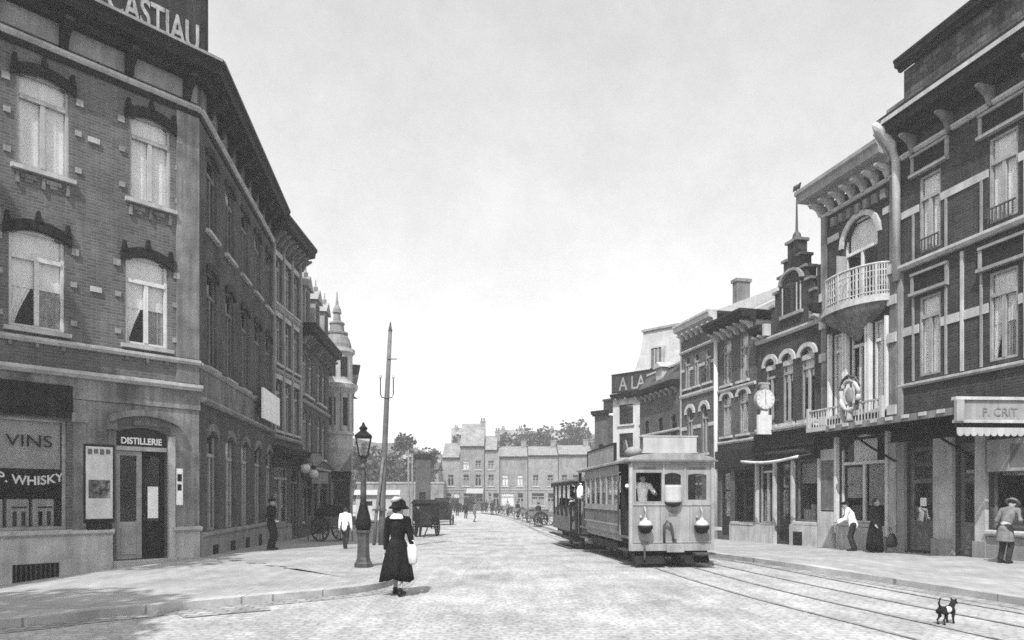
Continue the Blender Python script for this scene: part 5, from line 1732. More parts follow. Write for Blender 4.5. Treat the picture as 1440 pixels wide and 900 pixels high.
def person(label, loc, rot, H=1.7, lean=0.0, hands=None, feet=None, top='cloth_dark', bottom='cloth_dark', skirt=None, hat=None, hatm='cloth_black', hair='short', voxel=0.014, sit=False, turn=0.0, collar=None, brim=0.2, coat=False, bowl=0.0, group=None):
    """local frame: facing -y, z up from the soles"""
    t = thing('person', label, 'person', loc, rot, group)
    k = H / 1.7
    S = lambda *p: Vector(p) * k
    Lh = lambda p: Vector(p) * k
    hipz = 0.9
    def up(p):      # upper body leans forward about the hip
        p = Vector(p)
        q = p - Vector((0, 0, hipz))
        c, s_ = math.cos(lean), math.sin(lean)
        q = Vector((q.x, q.y * c - q.z * s_, q.y * s_ + q.z * c))
        return (q + Vector((0, 0, hipz))) * k
    hands = hands or {}
    feet = feet or {}
    hL = Lh(hands['l']) if 'l' in hands else up((0.26, -0.06, 0.78))
    hR = Lh(hands['r']) if 'r' in hands else up((-0.26, -0.06, 0.78))
    fL = Lh(feet['l']) if 'l' in feet else S(0.1, -0.02, 0.0)
    fR = Lh(feet['r']) if 'r' in feet else S(-0.1, 0.02, 0.0)
    shL, shR = up((0.185, 0, 1.39)), up((-0.185, 0, 1.39))
    hpL, hpR = S(0.09, 0, 0.88), S(-0.09, 0, 0.88)
    def bend(a, b, la, lb, hint):
        d = b - a
        D = min(d.length, (la + lb) * 0.998)
        u = d.normalized()
        x = (la * la - lb * lb + D * D) / (2 * D)
        h = math.sqrt(max(la * la - x * x, 0))
        hv = Vector(hint)
        hv = (hv - u * hv.dot(u))
        hv = hv.normalized() if hv.length > 1e-6 else Vector((0, 0, 0))
        return a + u * x + hv * h, a + u * D
    elL, hL = bend(shL, hL, 0.29 * k, 0.26 * k, (0.5, 0.9, -0.2))
    elR, hR = bend(shR, hR, 0.29 * k, 0.26 * k, (-0.5, 0.9, -0.2))
    anL, anR = fL + S(0, 0.03, 0.085), fR + S(0, 0.03, 0.085)
    knL, anL = bend(hpL, anL, 0.42 * k, 0.41 * k, (0.05, -1, 0.1))
    knR, anR = bend(hpR, anR, 0.42 * k, 0.41 * k, (-0.05, -1, 0.1))
    b = MB()
    limb(b, [S(0, 0, 0.9), up((0, 0, 1.06)), up((0, 0, 1.25)), up((0, 0, 1.36))], [0.125 * k, 0.115 * k, 0.135 * k, 0.1 * k], 12)
    b.tube([up((-0.17, 0, 1.37)), up((0, 0.01, 1.41)), up((0.17, 0, 1.37))], [0.06 * k, 0.07 * k, 0.06 * k], 10)
    b.tube([up((0, 0.01, 1.38)), up((0, -0.005, 1.5))], [0.062 * k, 0.052 * k], 10)
    hd = MB()
    hd.ell((0, 0, 0), (0.078, 0.1, 0.118), 16, 12)
    hd.ell((0, -0.03, -0.06), (0.055, 0.068, 0.06), 12, 8)
    hd.tube([(0, -0.092, 0.01), (0, -0.122, -0.03)], [0.012, 0.017], 6)
    for s_ in (-1, 1):
        hd.ell((s_ * 0.082, 0.01, -0.01), (0.012, 0.022, 0.032), 8, 6)
        hd.ell((s_ * 0.033, -0.087, 0.015), (0.016, 0.012, 0.01), 8, 6)
    hd.ell((0, -0.094, -0.062), (0.024, 0.012, 0.009), 8, 6)
    hm = Matrix.Translation(up((0, -0.02, 1.585))) @ Matrix.Rotation(turn, 4, 'Z') @ Matrix.Rotation(lean * 0.6 + bowl, 4, 'X') @ Matrix.Scale(k, 4)
    hd.xf(hm)
    o_ = len(b.v)
    b.v += hd.v
    b.f += [tuple(i + o_ for i in f) for f in hd.f]
    limb(b, [shL, elL, hL], [0.052 * k, 0.041 * k, 0.028 * k])
    limb(b, [shR, elR, hR], [0.052 * k, 0.041 * k, 0.028 * k])
    for (h_, el, sx) in ((hL, elL, 1), (hR, elR, -1)):
        d = (h_ - el).normalized()
        side = d.cross(Vector((0, 1, 0)))
        side = side.normalized() if side.length > 0.1 else Vector((1, 0, 0))
        nrm = d.cross(side).normalized()
        b.tube([h_, h_ + d * 0.05 * k, h_ + d * 0.09 * k], [0.026 * k, 0.034 * k, 0.03 * k], 8)
        for q in range(4):
            base = h_ + d * 0.085 * k + side * (q - 1.5) * 0.019 * k
            L_ = (0.065, 0.078, 0.074, 0.058)[q] * k
            b.tube([base, base + d * L_ * 0.55 + nrm * 0.008 * k, base + d * L_ * 0.95 + nrm * 0.026 * k], [0.0095 * k, 0.009 * k, 0.0075 * k], 6)
        tb_ = h_ + d * 0.03 * k - side * 0.03 * k
        b.tube([tb_, tb_ + (d * 0.7 - side * 0.7) * 0.04 * k, tb_ + (d * 0.9 - side * 0.4) * 0.068 * k], [0.012 * k, 0.011 * k, 0.008 * k], 6)
    for hp, kn, an, f in ((hpL, knL, anL, fL), (hpR, knR, anR, fR)):
        limb(b, [hp, kn, an], [0.085 * k, 0.055 * k, 0.038 * k])
        limb(b, [an, f + S(0, -0.06, 0.04), f + S(0, -0.15, 0.028)], [0.038 * k, 0.036 * k, 0.026 * k], 8)
    addmesh(remesh(b, voxel, 'body'), 'body', 'skin', t)
    # shoes
    s = MB()
    for an, f in ((anL, fL), (anR, fR)):
        limb(s, [f + S(0, 0.055, 0.04), f + S(0, -0.06, 0.045), f + S(0, -0.15, 0.033)], [0.047 * k, 0.047 * k, 0.036 * k], 8)
        limb(s, [an + S(0, 0, 0.02), f + S(0, 0.03, 0.06)], [0.05 * k, 0.05 * k], 8)
    addmesh(remesh(s, voxel, 'shoes'), 'shoes', 'leather', t)
    # jacket or blouse
    j = MB()
    g = 0.024 * k
    limb(j, [S(0, 0, 0.86), up((0, 0, 1.05)), up((0, 0, 1.25)), up((0, 0, 1.38))], [0.15 * k, 0.128 * k, 0.155 * k, 0.11 * k], 14)
    j.tube([up((-0.18, 0, 1.375)), up((0, 0.01, 1.42)), up((0.18, 0, 1.375))], [0.078 * k, 0.088 * k, 0.078 * k], 12)
    for sh, el, h_ in ((shL, elL, hL), (shR, elR, hR)):
        w_ = el + (h_ - el) * 0.94
        limb(j, [sh, el, w_], [0.074 * k, 0.062 * k, 0.048 * k])
    if coat:
        j.lathe([(0.17 * k, 0.9 * k), (0.2 * k, 0.7 * k), (0.215 * k, 0.55 * k)], n=18, sy=0.75)
    addmesh(remesh(j, max(voxel, 0.016), 'jacket'), 'jacket', top, t)
    if skirt:
        z1, fl, m_ = skirt
        rings = []
        n = 40
        rnd = random.Random(int(abs(loc[0]) * 100))
        ph = rnd.random() * 6
        for z, r_ in ((1.03, 0.14), (0.95, 0.175), (0.85, 0.2), (0.65, 0.2 + fl * 0.45), (0.45, 0.2 + fl * 0.8), (z1, 0.2 + fl)):
            u = (1.03 - z) / (1.03 - z1)
            rings.append([((r_ + 0.045 * u * math.sin(9 * a + ph) + 0.03 * u * math.sin(5 * a + 2 * ph)) * k * math.cos(a), (r_ * 0.85 + 0.03 * u * math.sin(9 * a + ph)) * k * math.sin(a) + 0.02 * u, z * k + 0.03 * u * math.sin(3 * a + ph) + 0.015 * u * math.sin(8 * a)) for a in [2 * PI * i / n for i in range(n)]])
        mb = MB(); mb.loft(rings)
        build(mb, 'skirt', m_, t, smooth=True)
    else:
        tr = MB()
        tr.ell(S(0, 0, 0.9), (0.155 * k, 0.125 * k, 0.13 * k))
        for hp, kn, an in ((hpL, knL, anL), (hpR, knR, anR)):
            limb(tr, [hp, kn, an + (kn - an) * 0.06], [0.108 * k, 0.078 * k, 0.066 * k])
        addmesh(remesh(tr, max(voxel, 0.016), 'trousers'), 'trousers', bottom, t)
    hh = MB()
    if hair == 'short':
        hh.ell((0, 0.022, 0.03), (0.084, 0.098, 0.1), 14, 10)
    else:
        hh.ell((0, 0.025, 0.03), (0.09, 0.1, 0.105), 14, 10)
        hh.ell((0, 0.1, -0.02), (0.06, 0.05, 0.06), 12, 8)
    hh.xf(hm)
    build(hh, 'hair', 'hair', t, smooth=True)
    if hat:
        mb = MB()
        if hat == 'cap':
            mb.lathe([(0.088, 0.05), (0.115, 0.08), (0.118, 0.105), (0.08, 0.135), (0.02, 0.142)], n=18, sy=1.1)
            mb.loft([[(0.075 * math.cos(a), -0.085 - 0.07 * math.sin(a), z) for a in [PI * i / 10 for i in range(11)]] for z in (0.05, 0.062)])
        elif hat == 'bowler':
            mb.lathe([(0.1, 0.055), (brim, 0.05), (brim, 0.062), (0.1, 0.075), (0.1, 0.13), (0.075, 0.18), (0.02, 0.195)], n=20, sy=1.12)
        elif hat == 'straw':
            mb.lathe([(0.09, 0.04), (brim, 0.035), (brim, 0.05), (0.1, 0.06), (0.098, 0.13), (0.02, 0.135)], n=20, sy=1.12)
        elif hat == 'ladies':
            mb.lathe([(0.1, 0.02), (0.14, 0.0), (brim, 0.01), (brim, 0.03), (0.13, 0.07), (0.12, 0.13), (0.08, 0.18), (0.02, 0.2)], n=22, sy=1.08)
        mb.xf(hm)
        ho = build(mb, 'hat', hatm, t, smooth=True)
        if hat == 'ladies':
            mb = MB()
            mb.tube([(0.11, -0.03, 0.12), (0.06, 0.1, 0.15), (-0.03, 0.13, 0.18), (-0.1, 0.06, 0.2)], [0.02, 0.045, 0.055, 0.02], 8)
            mb.xf(hm)
            build(mb, 'hat_trim', 'cream', ho, smooth=True)
    if collar:
        mb = MB()
        mb.loft([[((r_) * k * math.cos(a), 0.8 * r_ * k * math.sin(a) + 0.01, z * k) for a in [2 * PI * i / 20 for i in range(20)]] for r_, z in ((0.135, 1.405), (0.15, 1.425), (0.1, 1.475), (0.075, 1.5))])
        build(mb, 'collar', collar, t, smooth=True)
    return t

def gp(x, y, dz=0.0):
    return (x, y, gz(x, y) + dz)
PV = 0.118
# woman crossing in the foreground, seen from behind, walking away to the right
wx, wy = (559 - 720) / 1000 * 12.75, 12.75
person('woman in long dark coat, dark hat and pale collar crossing the street in front', gp(wx, wy), rad(162), 1.66, lean=0.05,
       hands={'l': (0.28, -0.05, 0.74), 'r': (-0.27, -0.1, 0.8)}, feet={'l': (0.13, -0.2, 0.0), 'r': (-0.15, 0.16, 0.02)},
       top='cloth_black', skirt=(0.29, 0.09, 'cloth_black'), hat='ladies', brim=0.18, hair='long', voxel=0.009, collar='cloth_white', coat=True, turn=-0.25)
bg_ = thing('handbag', 'white bag held at the side of the woman in the dark coat', 'bag', gp(wx + 0.26, wy - 0.05, 0.56), rad(160))
bg_.scale = (0.8, 0.8, 0.85)
mb = MB(); mb.loft([[(0.13 * s_ * math.cos(a), 0.07 * s_ * math.sin(a), z) for a in [2 * PI * i / 16 for i in range(16)]] for s_, z in ((0.6, 0.0), (1.0, 0.04), (1.05, 0.2), (0.9, 0.36), (0.6, 0.42))])
build(mb, 'pouch', 'white', bg_, smooth=True)
mb = MB(); mb.tube([(-0.08, 0, 0.4), (-0.05, 0, 0.5), (0.05, 0, 0.5), (0.08, 0, 0.4)], 0.012, 6)
build(mb, 'handle', 'cloth_white', bg_)

person('man in dark suit and cap standing against the left houses', gp(-8.05, 23.8, PV), rad(80), 1.7, top='cloth_black', bottom='cloth_dark', hat='cap', hands={'l': (0.2, 0.12, 0.95), 'r': (-0.18, -0.2, 1.0)})
person('boy in white shirt and dark trousers walking along the left pavement', gp(-5.75, 24.5, PV), rad(175), 1.42, top='cloth_white', bottom='cloth_dark', lean=0.08, feet={'l': (0.08, -0.2, 0), 'r': (-0.08, 0.16, 0.01)})
# right pavement
person('man in white shirt bending toward the shop window on the right pavement', gp(11.0, 22.9, PV), rad(-120), 1.62, top='cloth_white', bottom='cloth_dark', lean=0.35, hands={'l': (0.2, -0.45, 0.95), 'r': (-0.18, -0.5, 1.0)}, hat='cap')
wr = person('woman in black dress with pale face standing by the right shopfront', gp(11.25, 22.0, PV), rad(30), 1.66, top='cloth_black', skirt=(0.06, 0.06, 'cloth_black'), hair='long', hands={'l': (0.26, -0.1, 0.8), 'r': (-0.25, -0.14, 0.9)})
bk = thing('shopping_bag', 'dark soft bag hanging beside the woman in black on the right pavement', 'bag', gp(11.62, 21.75, PV + 0.18), rad(40))
mb = MB(); mb.loft([[(0.26 * s_ * math.cos(a), 0.12 * s_ * math.sin(a), z) for a in [2 * PI * i / 16 for i in range(16)]] for s_, z in ((0.8, 0.0), (1.05, 0.08), (0.95, 0.25), (0.5, 0.4))])
build(mb, 'pouch', 'cloth_dark', bk, smooth=True)
mb = MB(); mb.tube([(-0.1, 0, 0.38), (-0.16, 0, 0.56), (-0.2, 0, 0.62), (-0.05, 0, 0.55), (0.1, 0, 0.38)], 0.012, 6)
build(mb, 'handle', 'cloth_dark', bk)
person('man in pale coat and brimmed hat bent toward the window at the right edge', gp(12.3, 17.75, PV), rad(118), 1.68, top='cloth_mid', bottom='cloth_dark', lean=0.5, coat=True, hat='straw', hatm='cloth_mid', brim=0.17, hands={'l': (0.2, -0.4, 0.95), 'r': (-0.2, -0.35, 1.05)}, bowl=0.3)

# dog
def dog():
    t = thing('dog', 'small dark and white dog with a raised tail on the street by the tram rails', 'dog', gp((1330 - 720) / 1000 * 9.85, 9.85), rad(122))
    b = MB()
    limb(b, [(0, -0.16, 0.27), (0, 0.0, 0.27), (0, 0.15, 0.285)], [0.088, 0.074, 0.078], 12)
    limb(b, [(0, -0.19, 0.31), (0, -0.27, 0.385)], [0.06, 0.05])
    b.ell((0, -0.31, 0.405), (0.052, 0.062, 0.052))
    b.tube([(0, -0.34, 0.395), (0, -0.42, 0.375)], [0.034, 0.022], 8)
    for s_ in (-1, 1):
        b.tube([(s_ * 0.035, -0.29, 0.44), (s_ * 0.05, -0.285, 0.475), (s_ * 0.052, -0.31, 0.455)], [0.022, 0.017, 0.006], 6)
        limb(b, [(s_ * 0.055, -0.17, 0.24), (s_ * 0.058, -0.15, 0.13), (s_ * 0.058, -0.17, 0.03)], [0.042, 0.024, 0.018], 8)
        b.tube([(s_ * 0.058, -0.165, 0.02), (s_ * 0.058, -0.205, 0.016)], [0.022, 0.017], 6)
        limb(b, [(s_ * 0.055, 0.15, 0.25), (s_ * 0.058, 0.1, 0.165), (s_ * 0.058, 0.19, 0.1), (s_ * 0.058, 0.165, 0.025)], [0.055, 0.036, 0.02, 0.017], 8)
        b.tube([(s_ * 0.058, 0.165, 0.018), (s_ * 0.058, 0.12, 0.015)], [0.021, 0.016], 6)
    b.tube([(0, 0.2, 0.33), (0, 0.25, 0.42), (0, 0.22, 0.5), (0, 0.15, 0.53)], [0.028, 0.022, 0.017, 0.007], 8)
    body = addmesh(remesh(b, 0.009, 'body'), 'body', 'fur_dark', t)
    p = MB()
    p.ell((-0.045, 0.0, 0.285), (0.052, 0.1, 0.062), 14, 10)
    p.ell((0.045, 0.02, 0.285), (0.052, 0.09, 0.062), 14, 10)
    p.ell((0, -0.215, 0.29), (0.058, 0.05, 0.075), 12, 8)
    build(p, 'white_coat_patch', 'fur_white', t, smooth=True)
    t.scale = (0.72, 0.72, 0.72)
dog()

# ------------------------------------------------------------------ the tram and its trailer
TH = math.atan2(4.05 - 2.86, 32.6 - 17.8)
tram = thing('tram', 'pale electric street tram with an open driver platform and two round front lamps', 'tram', (4.02, 17.9, gz(4, 19) + 0.012), TH)
Ft = Fac(tram)
HW = 1.06
# underframe, wheels
def wheels(root, ys, r=0.38):
    for y in ys:
        for sx in (-0.5, 0.5):
            mb = MB()
            mb.loft([[(sx + dx, y + rr * math.cos(2 * PI * i / 20), r + rr * math.sin(2 * PI * i / 20)) for i in range(20)] for dx, rr in ((-0.05, r), (0.05, r), (0.051, 0.1), (0.09, 0.1))])
            build(mb, 'wheel', 'iron', root)
        P('axle_box', 'iron', Fac(root), (-0.86, -0.62, y - 0.15, y + 0.15, 0.24, 0.56), (0.62, 0.86, y - 0.15, y + 0.15, 0.24, 0.56))
wheels(tram, (2.6, 4.9))
P('underframe', 'black', Ft, (-0.8, 0.8, 0.35, 7.2, 0.52, 0.7), (-0.92, -0.85, 2.0, 5.5, 0.3, 0.5), (0.85, 0.92, 2.0, 5.5, 0.3, 0.5), (-0.75, 0.75, 0.5, 1.4, 0.22, 0.3), (-0.6, 0.6, 3.0, 4.6, 0.2, 0.5))
P('floor', 'wood', Ft, (-HW + 0.02, HW - 0.02, 0.1, 7.45, 0.701, 0.76))
# front
mb_ops = [(-0.93, -0.26, 1.66, 2.38, 0.0), (-0.2, 0.24, 2.08, 2.38, 0.06), (0.42, 0.9, 1.7, 2.36, 0.04)]
Ffr = Fac(tram, 0, 0.0, 0)
fw = wall(Ffr, 2 * HW, 0.42, 2.66, mb_ops, 'tram_paint', 'front_panel', 0.06, x0=-HW)
mb = MB(); mb.box(-HW, HW, 0.065, 0.1, 0.42, 1.62); build(mb, 'dash_lining', 'midpaint', tram)
for o_ in mb_ops[1:]:
    P('front_window', 'glass', Ft, (o_[0], o_[1], 0.04, 0.044, o_[2], o_[3]))
P('beading', 'pale', Ft, (-HW, HW, -0.022, -0.002, 1.56, 1.6), (-HW, HW, -0.02, -0.002, 0.62, 0.65), (-HW, HW, -0.03, -0.002, 2.6, 2.66), (-HW - 0.03, -HW + 0.05, -0.035, 0.06, 0.42, 2.6), (HW - 0.05, HW + 0.03, -0.035, 0.06, 0.42, 2.6), (-0.23, -0.19, -0.02, -0.002, 1.601, 2.6), (0.32, 0.36, -0.02, -0.002, 1.601, 2.6), (-0.95, -0.92, -0.02, -0.002, 1.601, 2.4), (-0.26, -0.235, -0.02, -0.002, 1.601, 2.4))
P('buffer_beam', 'tram_paint', Ft, (-HW, HW, -0.06, -0.031, 0.42, 0.6))
mb = MB(); mb.box(-0.15, 0.15, -0.3, -0.061, 0.43, 0.56); mb.box(-0.22, 0.22, -0.34, -0.301, 0.4, 0.6)
build(mb, 'coupler', 'stone', tram, bevel=0.01)
# round blind drum below the middle window
mb = MB()
mb.lathe([(0.21, 0.12), (0.225, 0.16), (0.225, 0.5), (0.2, 0.54)], 0.02, -0.06, 20, z0=1.52, sy=0.7)
dm = build(mb, 'drum', 'cream', tram, smooth=False)
mb = MB(); mb.lathe([(0.05, 0.0), (0.16, 0.04), (0.215, 0.119)], 0.02, -0.06, 20, z0=1.52, sy=0.7)
build(mb, 'drum_bowl', 'dark', dm, smooth=True)
# plates, vents and seams of the dash
P('number_plate', 'midpaint', Ft, (-0.08, 0.14, -0.018, -0.002, 1.3, 1.44))
P('dash_seam', 'midpaint', Ft, (-0.3, -0.288, -0.008, -0.001, 0.66, 1.55), (0.46, 0.472, -0.008, -0.001, 0.66, 1.55))
for k in range(10):
    mb = MB(); mb.ell((-0.95 + 0.21 * k, -0.002, 0.7), (0.014, 0.008, 0.014), 8, 4)
    build(mb, 'rivet', 'pale', tram)
P('vent_slot', 'midpaint', Ft, (-0.85, -0.4, -0.012, -0.001, 2.47, 2.52), (0.45, 0.88, -0.012, -0.001, 2.47, 2.52))
# lamps
for xx in (-0.72, 0.72):
    mb = MB(); mb.lathe([(0.02, -0.2), (0.12, -0.17), (0.185, -0.06), (0.19, 0.0)], xx, -0.16, 18, z0=1.05)
    hl = build(mb, 'headlamp', 'black', tram, smooth=True)
    mb = MB(); mb.lathe([(0.17, 0.001), (0.165, 0.05), (0.12, 0.12), (0.05, 0.15), (0.03, 0.2)], xx, -0.17, 18, z0=1.05)
    build(mb, 'lamp_glass', 'opal', hl, smooth=True)
    mb = MB()
    mb.tube([(xx, -0.17, 1.25), (xx + 0.02, -0.14, 1.4), (xx + 0.02, -0.01, 1.52)], 0.025, 6)
    mb.tube([(xx - 0.08, -0.01, 1.3), (xx - 0.08, -0.06, 1.24)], 0.03, 6)
    build(mb, 'lamp_bracket', 'pale', hl)
mb = MB()
mb.tube([(-0.2, -0.03, 0.62), (-0.21, -0.06, 1.05), (-0.15, -0.1, 1.16), (-0.06, -0.11, 1.1), (0.0, -0.08, 0.9), (0.03, -0.06, 0.66), (0.1, -0.04, 0.7)], 0.032, 8)
build(mb, 'brake_hose', 'iron', tram, smooth=True)
mb = MB(); mb.tube([(-0.72, -0.06, 0.6), (-0.72, -0.1, 0.5), (-0.72, -0.1, 0.2)], 0.025, 6)
mb.box(-0.8, -0.62, -0.09, -0.065, 0.6, 0.66)
build(mb, 'coupling_chain', 'iron', tram)
mb = MB(); mb.prism_yz([(-0.1, 0.12), (0.35, 0.12), (0.35, 0.42), (0.1, 0.42)], 0.1, 0.95); mb.prism_yz([(-0.1, 0.1), (0.3, 0.1), (0.3, 0.4), (0.12, 0.4)], -0.95, -0.2)
build(mb, 'life_guard', 'black', tram)
P('side_step', 'pale', Ft, (HW + 0.005, HW + 0.3, 0.15, 0.3, 0.92, 1.0))
# front apron step lit at the right
P('front_step', 'iron', Ft, (0.5, 1.0, -0.4, -0.07, 0.34, 0.38))
# sides
FL_ = Fac(tram, -HW, 7.5, rad(-90))
FRt = Fac(tram, HW, 0, rad(90))
for Fq, far in ((FL_, False), (FRt, True)):
    y0 = 1.3
    ops = []
    for k in range(6):
        a = y0 + 0.12 + k * 0.81
        ops.append((a, a + 0.68, 1.56, 2.36, 0.0))
    wall(Fq, 4.95, 1.44, 2.64, ops, 'pale', 'side_frame', 0.05, x0=y0 - 0.02)
    for a, b, c, d, e_ in ops:
        P('side_window', 'glass', Fq, (a, b, 0.03, 0.034, c, d))
        cu = curtain_mesh(a, b, 1.9 if not far else 2.0, 2.35, 0.09, amp=0.015, folds=4)
        build(cu, 'curtain', 'curtain', tram, Fq, smooth=True)
    mbq = MB()
    mbq.prism_yz([(0.0, 1.44), (0.0, 1.02), (0.05, 1.02), (0.05, 1.44)], y0 - 0.02, y0 + 4.93)
    build(mbq, 'waist_panel', 'midpaint', tram, Fq)
    mbq = MB()
    mbq.prism_yz([(0.0, 1.0), (0.02, 0.8), (0.09, 0.58), (0.13, 0.58), (0.06, 0.8), (0.05, 1.0)], y0 - 0.02, y0 + 4.93)
    build(mbq, 'lower_panel', 'tram_paint', tram, Fq)
    P('side_beading', 'pale', Fq, (y0 - 0.02, y0 + 4.93, -0.025, -0.001, 1.4, 1.46), (y0 - 0.02, y0 + 4.93, -0.025, 0.05, 1.0, 1.04))
    P('panel_joint', 'midpaint', Fq, *[(y0 + 1.2 * k, y0 + 1.2 * k + 0.02, -0.012, -0.001, 1.05, 1.4) for k in range(1, 4)])
    # platform posts, dash sides
    for a in (0.04, 7.4):
        P('corner_post', 'dark', Fq, (a, a + 0.07, 0.0, 0.07, 0.45, 2.64))
    P('grab_rail', 'iron', Fq, (1.14, 1.17, -0.05, -0.02, 0.85, 2.2), (6.3, 6.33, -0.05, -0.02, 0.85, 2.2))
    P('platform_step', 'iron', Fq, (0.45, 1.2, -0.05, 0.25, 0.38, 0.42), (6.3, 7.05, -0.05, 0.25, 0.38, 0.42))
    P('platform_gate', 'dark', Fq, (0.2, 1.2, 0.06, 0.09, 0.78, 1.4) if far else (6.3, 7.3, 0.06, 0.09, 0.78, 1.4))
P('bulkhead', 'wood_dark', Ft, (-HW + 0.06, HW - 0.06, 1.2, 1.26, 0.76, 2.6))
P('bulkhead', 'wood_dark', Ft, (-HW + 0.06, HW - 0.06, 6.28, 6.34, 0.76, 2.6))
P('rear_panel', 'pale', Ft, (-HW, HW, 7.46, 7.5, 0.45, 1.6), (-HW, -0.95, 7.46, 7.5, 1.6, 2.64), (0.95, HW, 7.46, 7.5, 1.6, 2.64))
# seats inside
P('bench', 'wood', Ft, (-HW + 0.1, -0.55, 1.4, 6.1, 0.762, 1.15), (0.55, HW - 0.1, 1.4, 6.1, 0.762, 1.15))
# roof
rings = []
for y, s_ in ((-0.12, 0.96), (-0.05, 1.0), (7.55, 1.0), (7.62, 0.96)):
    rings.append([(-1.14 * s_, y, 2.661), (1.14 * s_, y, 2.661), (1.14 * s_, y, 2.71)] + [(1.12 * s_ * math.cos(PI * i / 14), y, 2.71 + 0.17 * s_ * math.sin(PI * i / 14)) for i in range(15)] + [(-1.14 * s_, y, 2.71)])
mb = MB(); mb.loft(rings)
rfo = build(mb, 'roof', 'stone', tram)
P('roof_edge', 'midpaint', Ft, (-1.15, 1.15, -0.14, -0.121, 2.655, 2.7))
# front destination board and its roof feet
P('destination_board', 'cream', Ft, (-0.62, 0.78, 0.4, 0.44, 2.93, 3.32), (-0.66, 0.82, 0.385, 0.455, 3.321, 3.35), (-0.66, 0.82, 0.385, 0.455, 2.9, 2.929))
P('board_foot', 'iron', Ft, (-0.5, -0.42, 0.39, 0.46, 2.82, 2.9), (0.3, 0.38, 0.39, 0.46, 2.82, 2.9), (0.7, 0.78, 0.39, 0.46, 2.8, 2.9), (-0.02, 0.06, 0.39, 0.46, 2.85, 2.9))
# long roof board on the left side
P('roof_board', 'pale', Ft, (-1.08, -1.04, 1.7, 5.6, 2.76, 3.22))
P('roof_board_frame', 'dark', Ft, (-1.1, -1.03, 1.66, 5.64, 3.221, 3.26), (-1.1, -1.03, 1.62, 1.699, 2.74, 3.26), (-1.1, -1.03, 5.601, 5.66, 2.74, 3.26))
mb = MB(); mb.ell((-0.72, 1.0, 2.95), (0.22, 0.35, 0.16)); mb.tube([(-0.5, 1.2, 2.85), (-0.55, 2.2, 3.0), (-0.2, 4.0, 3.5)], 0.03, 6)
build(mb, 'roof_gear', 'stone', tram, smooth=True)
P('controller', 'dark', Ft, (-0.5, -0.1, 0.15, 0.45, 0.761, 1.6))
def local_to_world(root, p):
    r = root.rotation_euler.z
    return (root.location.x + p[0] * math.cos(r) - p[1] * math.sin(r), root.location.y + p[0] * math.sin(r) + p[1] * math.cos(r), root.location.z + p[2])
person('tram driver in pale jacket and cap behind the left front window', local_to_world(tram, (-0.58, 0.62, 0.762)), TH, 1.6, top='cloth_white', bottom='cloth_dark', hat='cap', hands={'l': (0.2, -0.35, 1.2), 'r': (-0.3, -0.3, 1.42)})

trl = thing('tram_trailer', 'open sided tram trailer with dark posts and passengers, coupled behind the tram', 'trailer', local_to_world(tram, (0, 8.3, 0)), TH)
trl.location.z = gz(3.3, 28) + 0.012
Fk = Fac(trl)
wheels(trl, (1.6, 4.2), 0.36)
P('underframe', 'black', Fk, (-0.85, 0.85, 0.1, 5.8, 0.5, 0.68), (-1.0, -0.86, 0.4, 5.4, 0.34, 0.4), (0.86, 1.0, 0.4, 5.4, 0.34, 0.4))
P('floor', 'wood_dark', Fk, (-1.04, 1.04, 0.0, 5.9, 0.681, 0.74))
P('end_panel', 'wood_dark', Fk, (-1.0, 1.0, 0.0, 0.05, 0.741, 1.55))
P('end_panel', 'midpaint', Fk, (-1.0, 1.0, 5.85, 5.9, 0.741, 1.55))
for y in (0.02, 1.2, 2.35, 3.5, 4.65, 5.8):
    for x in (-1.03, 0.96):
        P('post', 'dark', Fk, (x, x + 0.07, y, y + 0.08, 0.741, 2.56))
for y in (1.25, 2.4, 3.55, 4.7):
    P('bench', 'wood', Fk, (-0.95, 0.95, y + 0.05, y + 0.45, 1.12, 1.17), (-0.95, 0.95, y, y + 0.04, 0.741, 1.65))
P('side_panel', 'midpaint', Fk, (-1.05, -1.0, 1.25, 5.85, 0.66, 1.2))
P('side_panel', 'midpaint', Fk, (1.0, 1.05, 0.1, 5.85, 0.66, 1.2))
P('running_board', 'wood_dark', Fk, (-1.25, -1.06, 0.3, 5.6, 0.4, 0.45))
for y in (1.45, 2.6, 3.75, 4.9):
    build(curtain_mesh(-0.42, 0.42, 1.95, 2.5, 0, amp=0.02).xf(Matrix.Translation((-0.98, y + 0.3, 0)) @ Matrix.Rotation(rad(90), 4, 'Z')), 'side_curtain', 'curtain', trl, smooth=True)
rings = []
for y in (-0.1, 6.0):
    rings.append([(-1.15, y, 2.561), (1.15, y, 2.561)] + [(1.15 * math.cos(PI * i / 14), y, 2.6 + 0.16 * math.sin(PI * i / 14)) for i in range(15)])
mb = MB(); mb.loft(rings)
build(mb, 'roof', 'midpaint', trl)
P('valance', 'dark', Fk, (-1.14, -1.1, 0.0, 5.9, 2.44, 2.56), (-1.1, 1.1, -0.06, -0.02, 2.4, 2.56))
P('drawbar', 'iron', Fk, (-0.06, 0.06, -0.85, 0.1, 0.5, 0.58))
person('passenger in grey suit leaning out at the front of the open trailer', local_to_world(trl, (-0.72, 0.62, 0.742)), TH + rad(-70), 1.68, top='cloth_mid', bottom='cloth_black', hat='straw', hatm='cloth_white', brim=0.17, hands={'l': (0.1, -0.4, 1.1), 'r': (-0.2, -0.35, 1.2)})
person('passenger with white bundle on the step between tram and trailer', local_to_world(tram, (-0.8, 6.9, 0.762)), TH + rad(-60), 1.66, top='cloth_dark', bottom='cloth_dark', hands={'l': (0.15, -0.32, 1.1), 'r': (-0.15, -0.32, 1.1)}, hat='cap')
person('standing passenger in black at the far end of the open trailer', local_to_world(trl, (-0.7, 5.2, 0.742)), TH + rad(-80), 1.68, top='cloth_black', bottom='cloth_black', hat='bowler', brim=0.15)
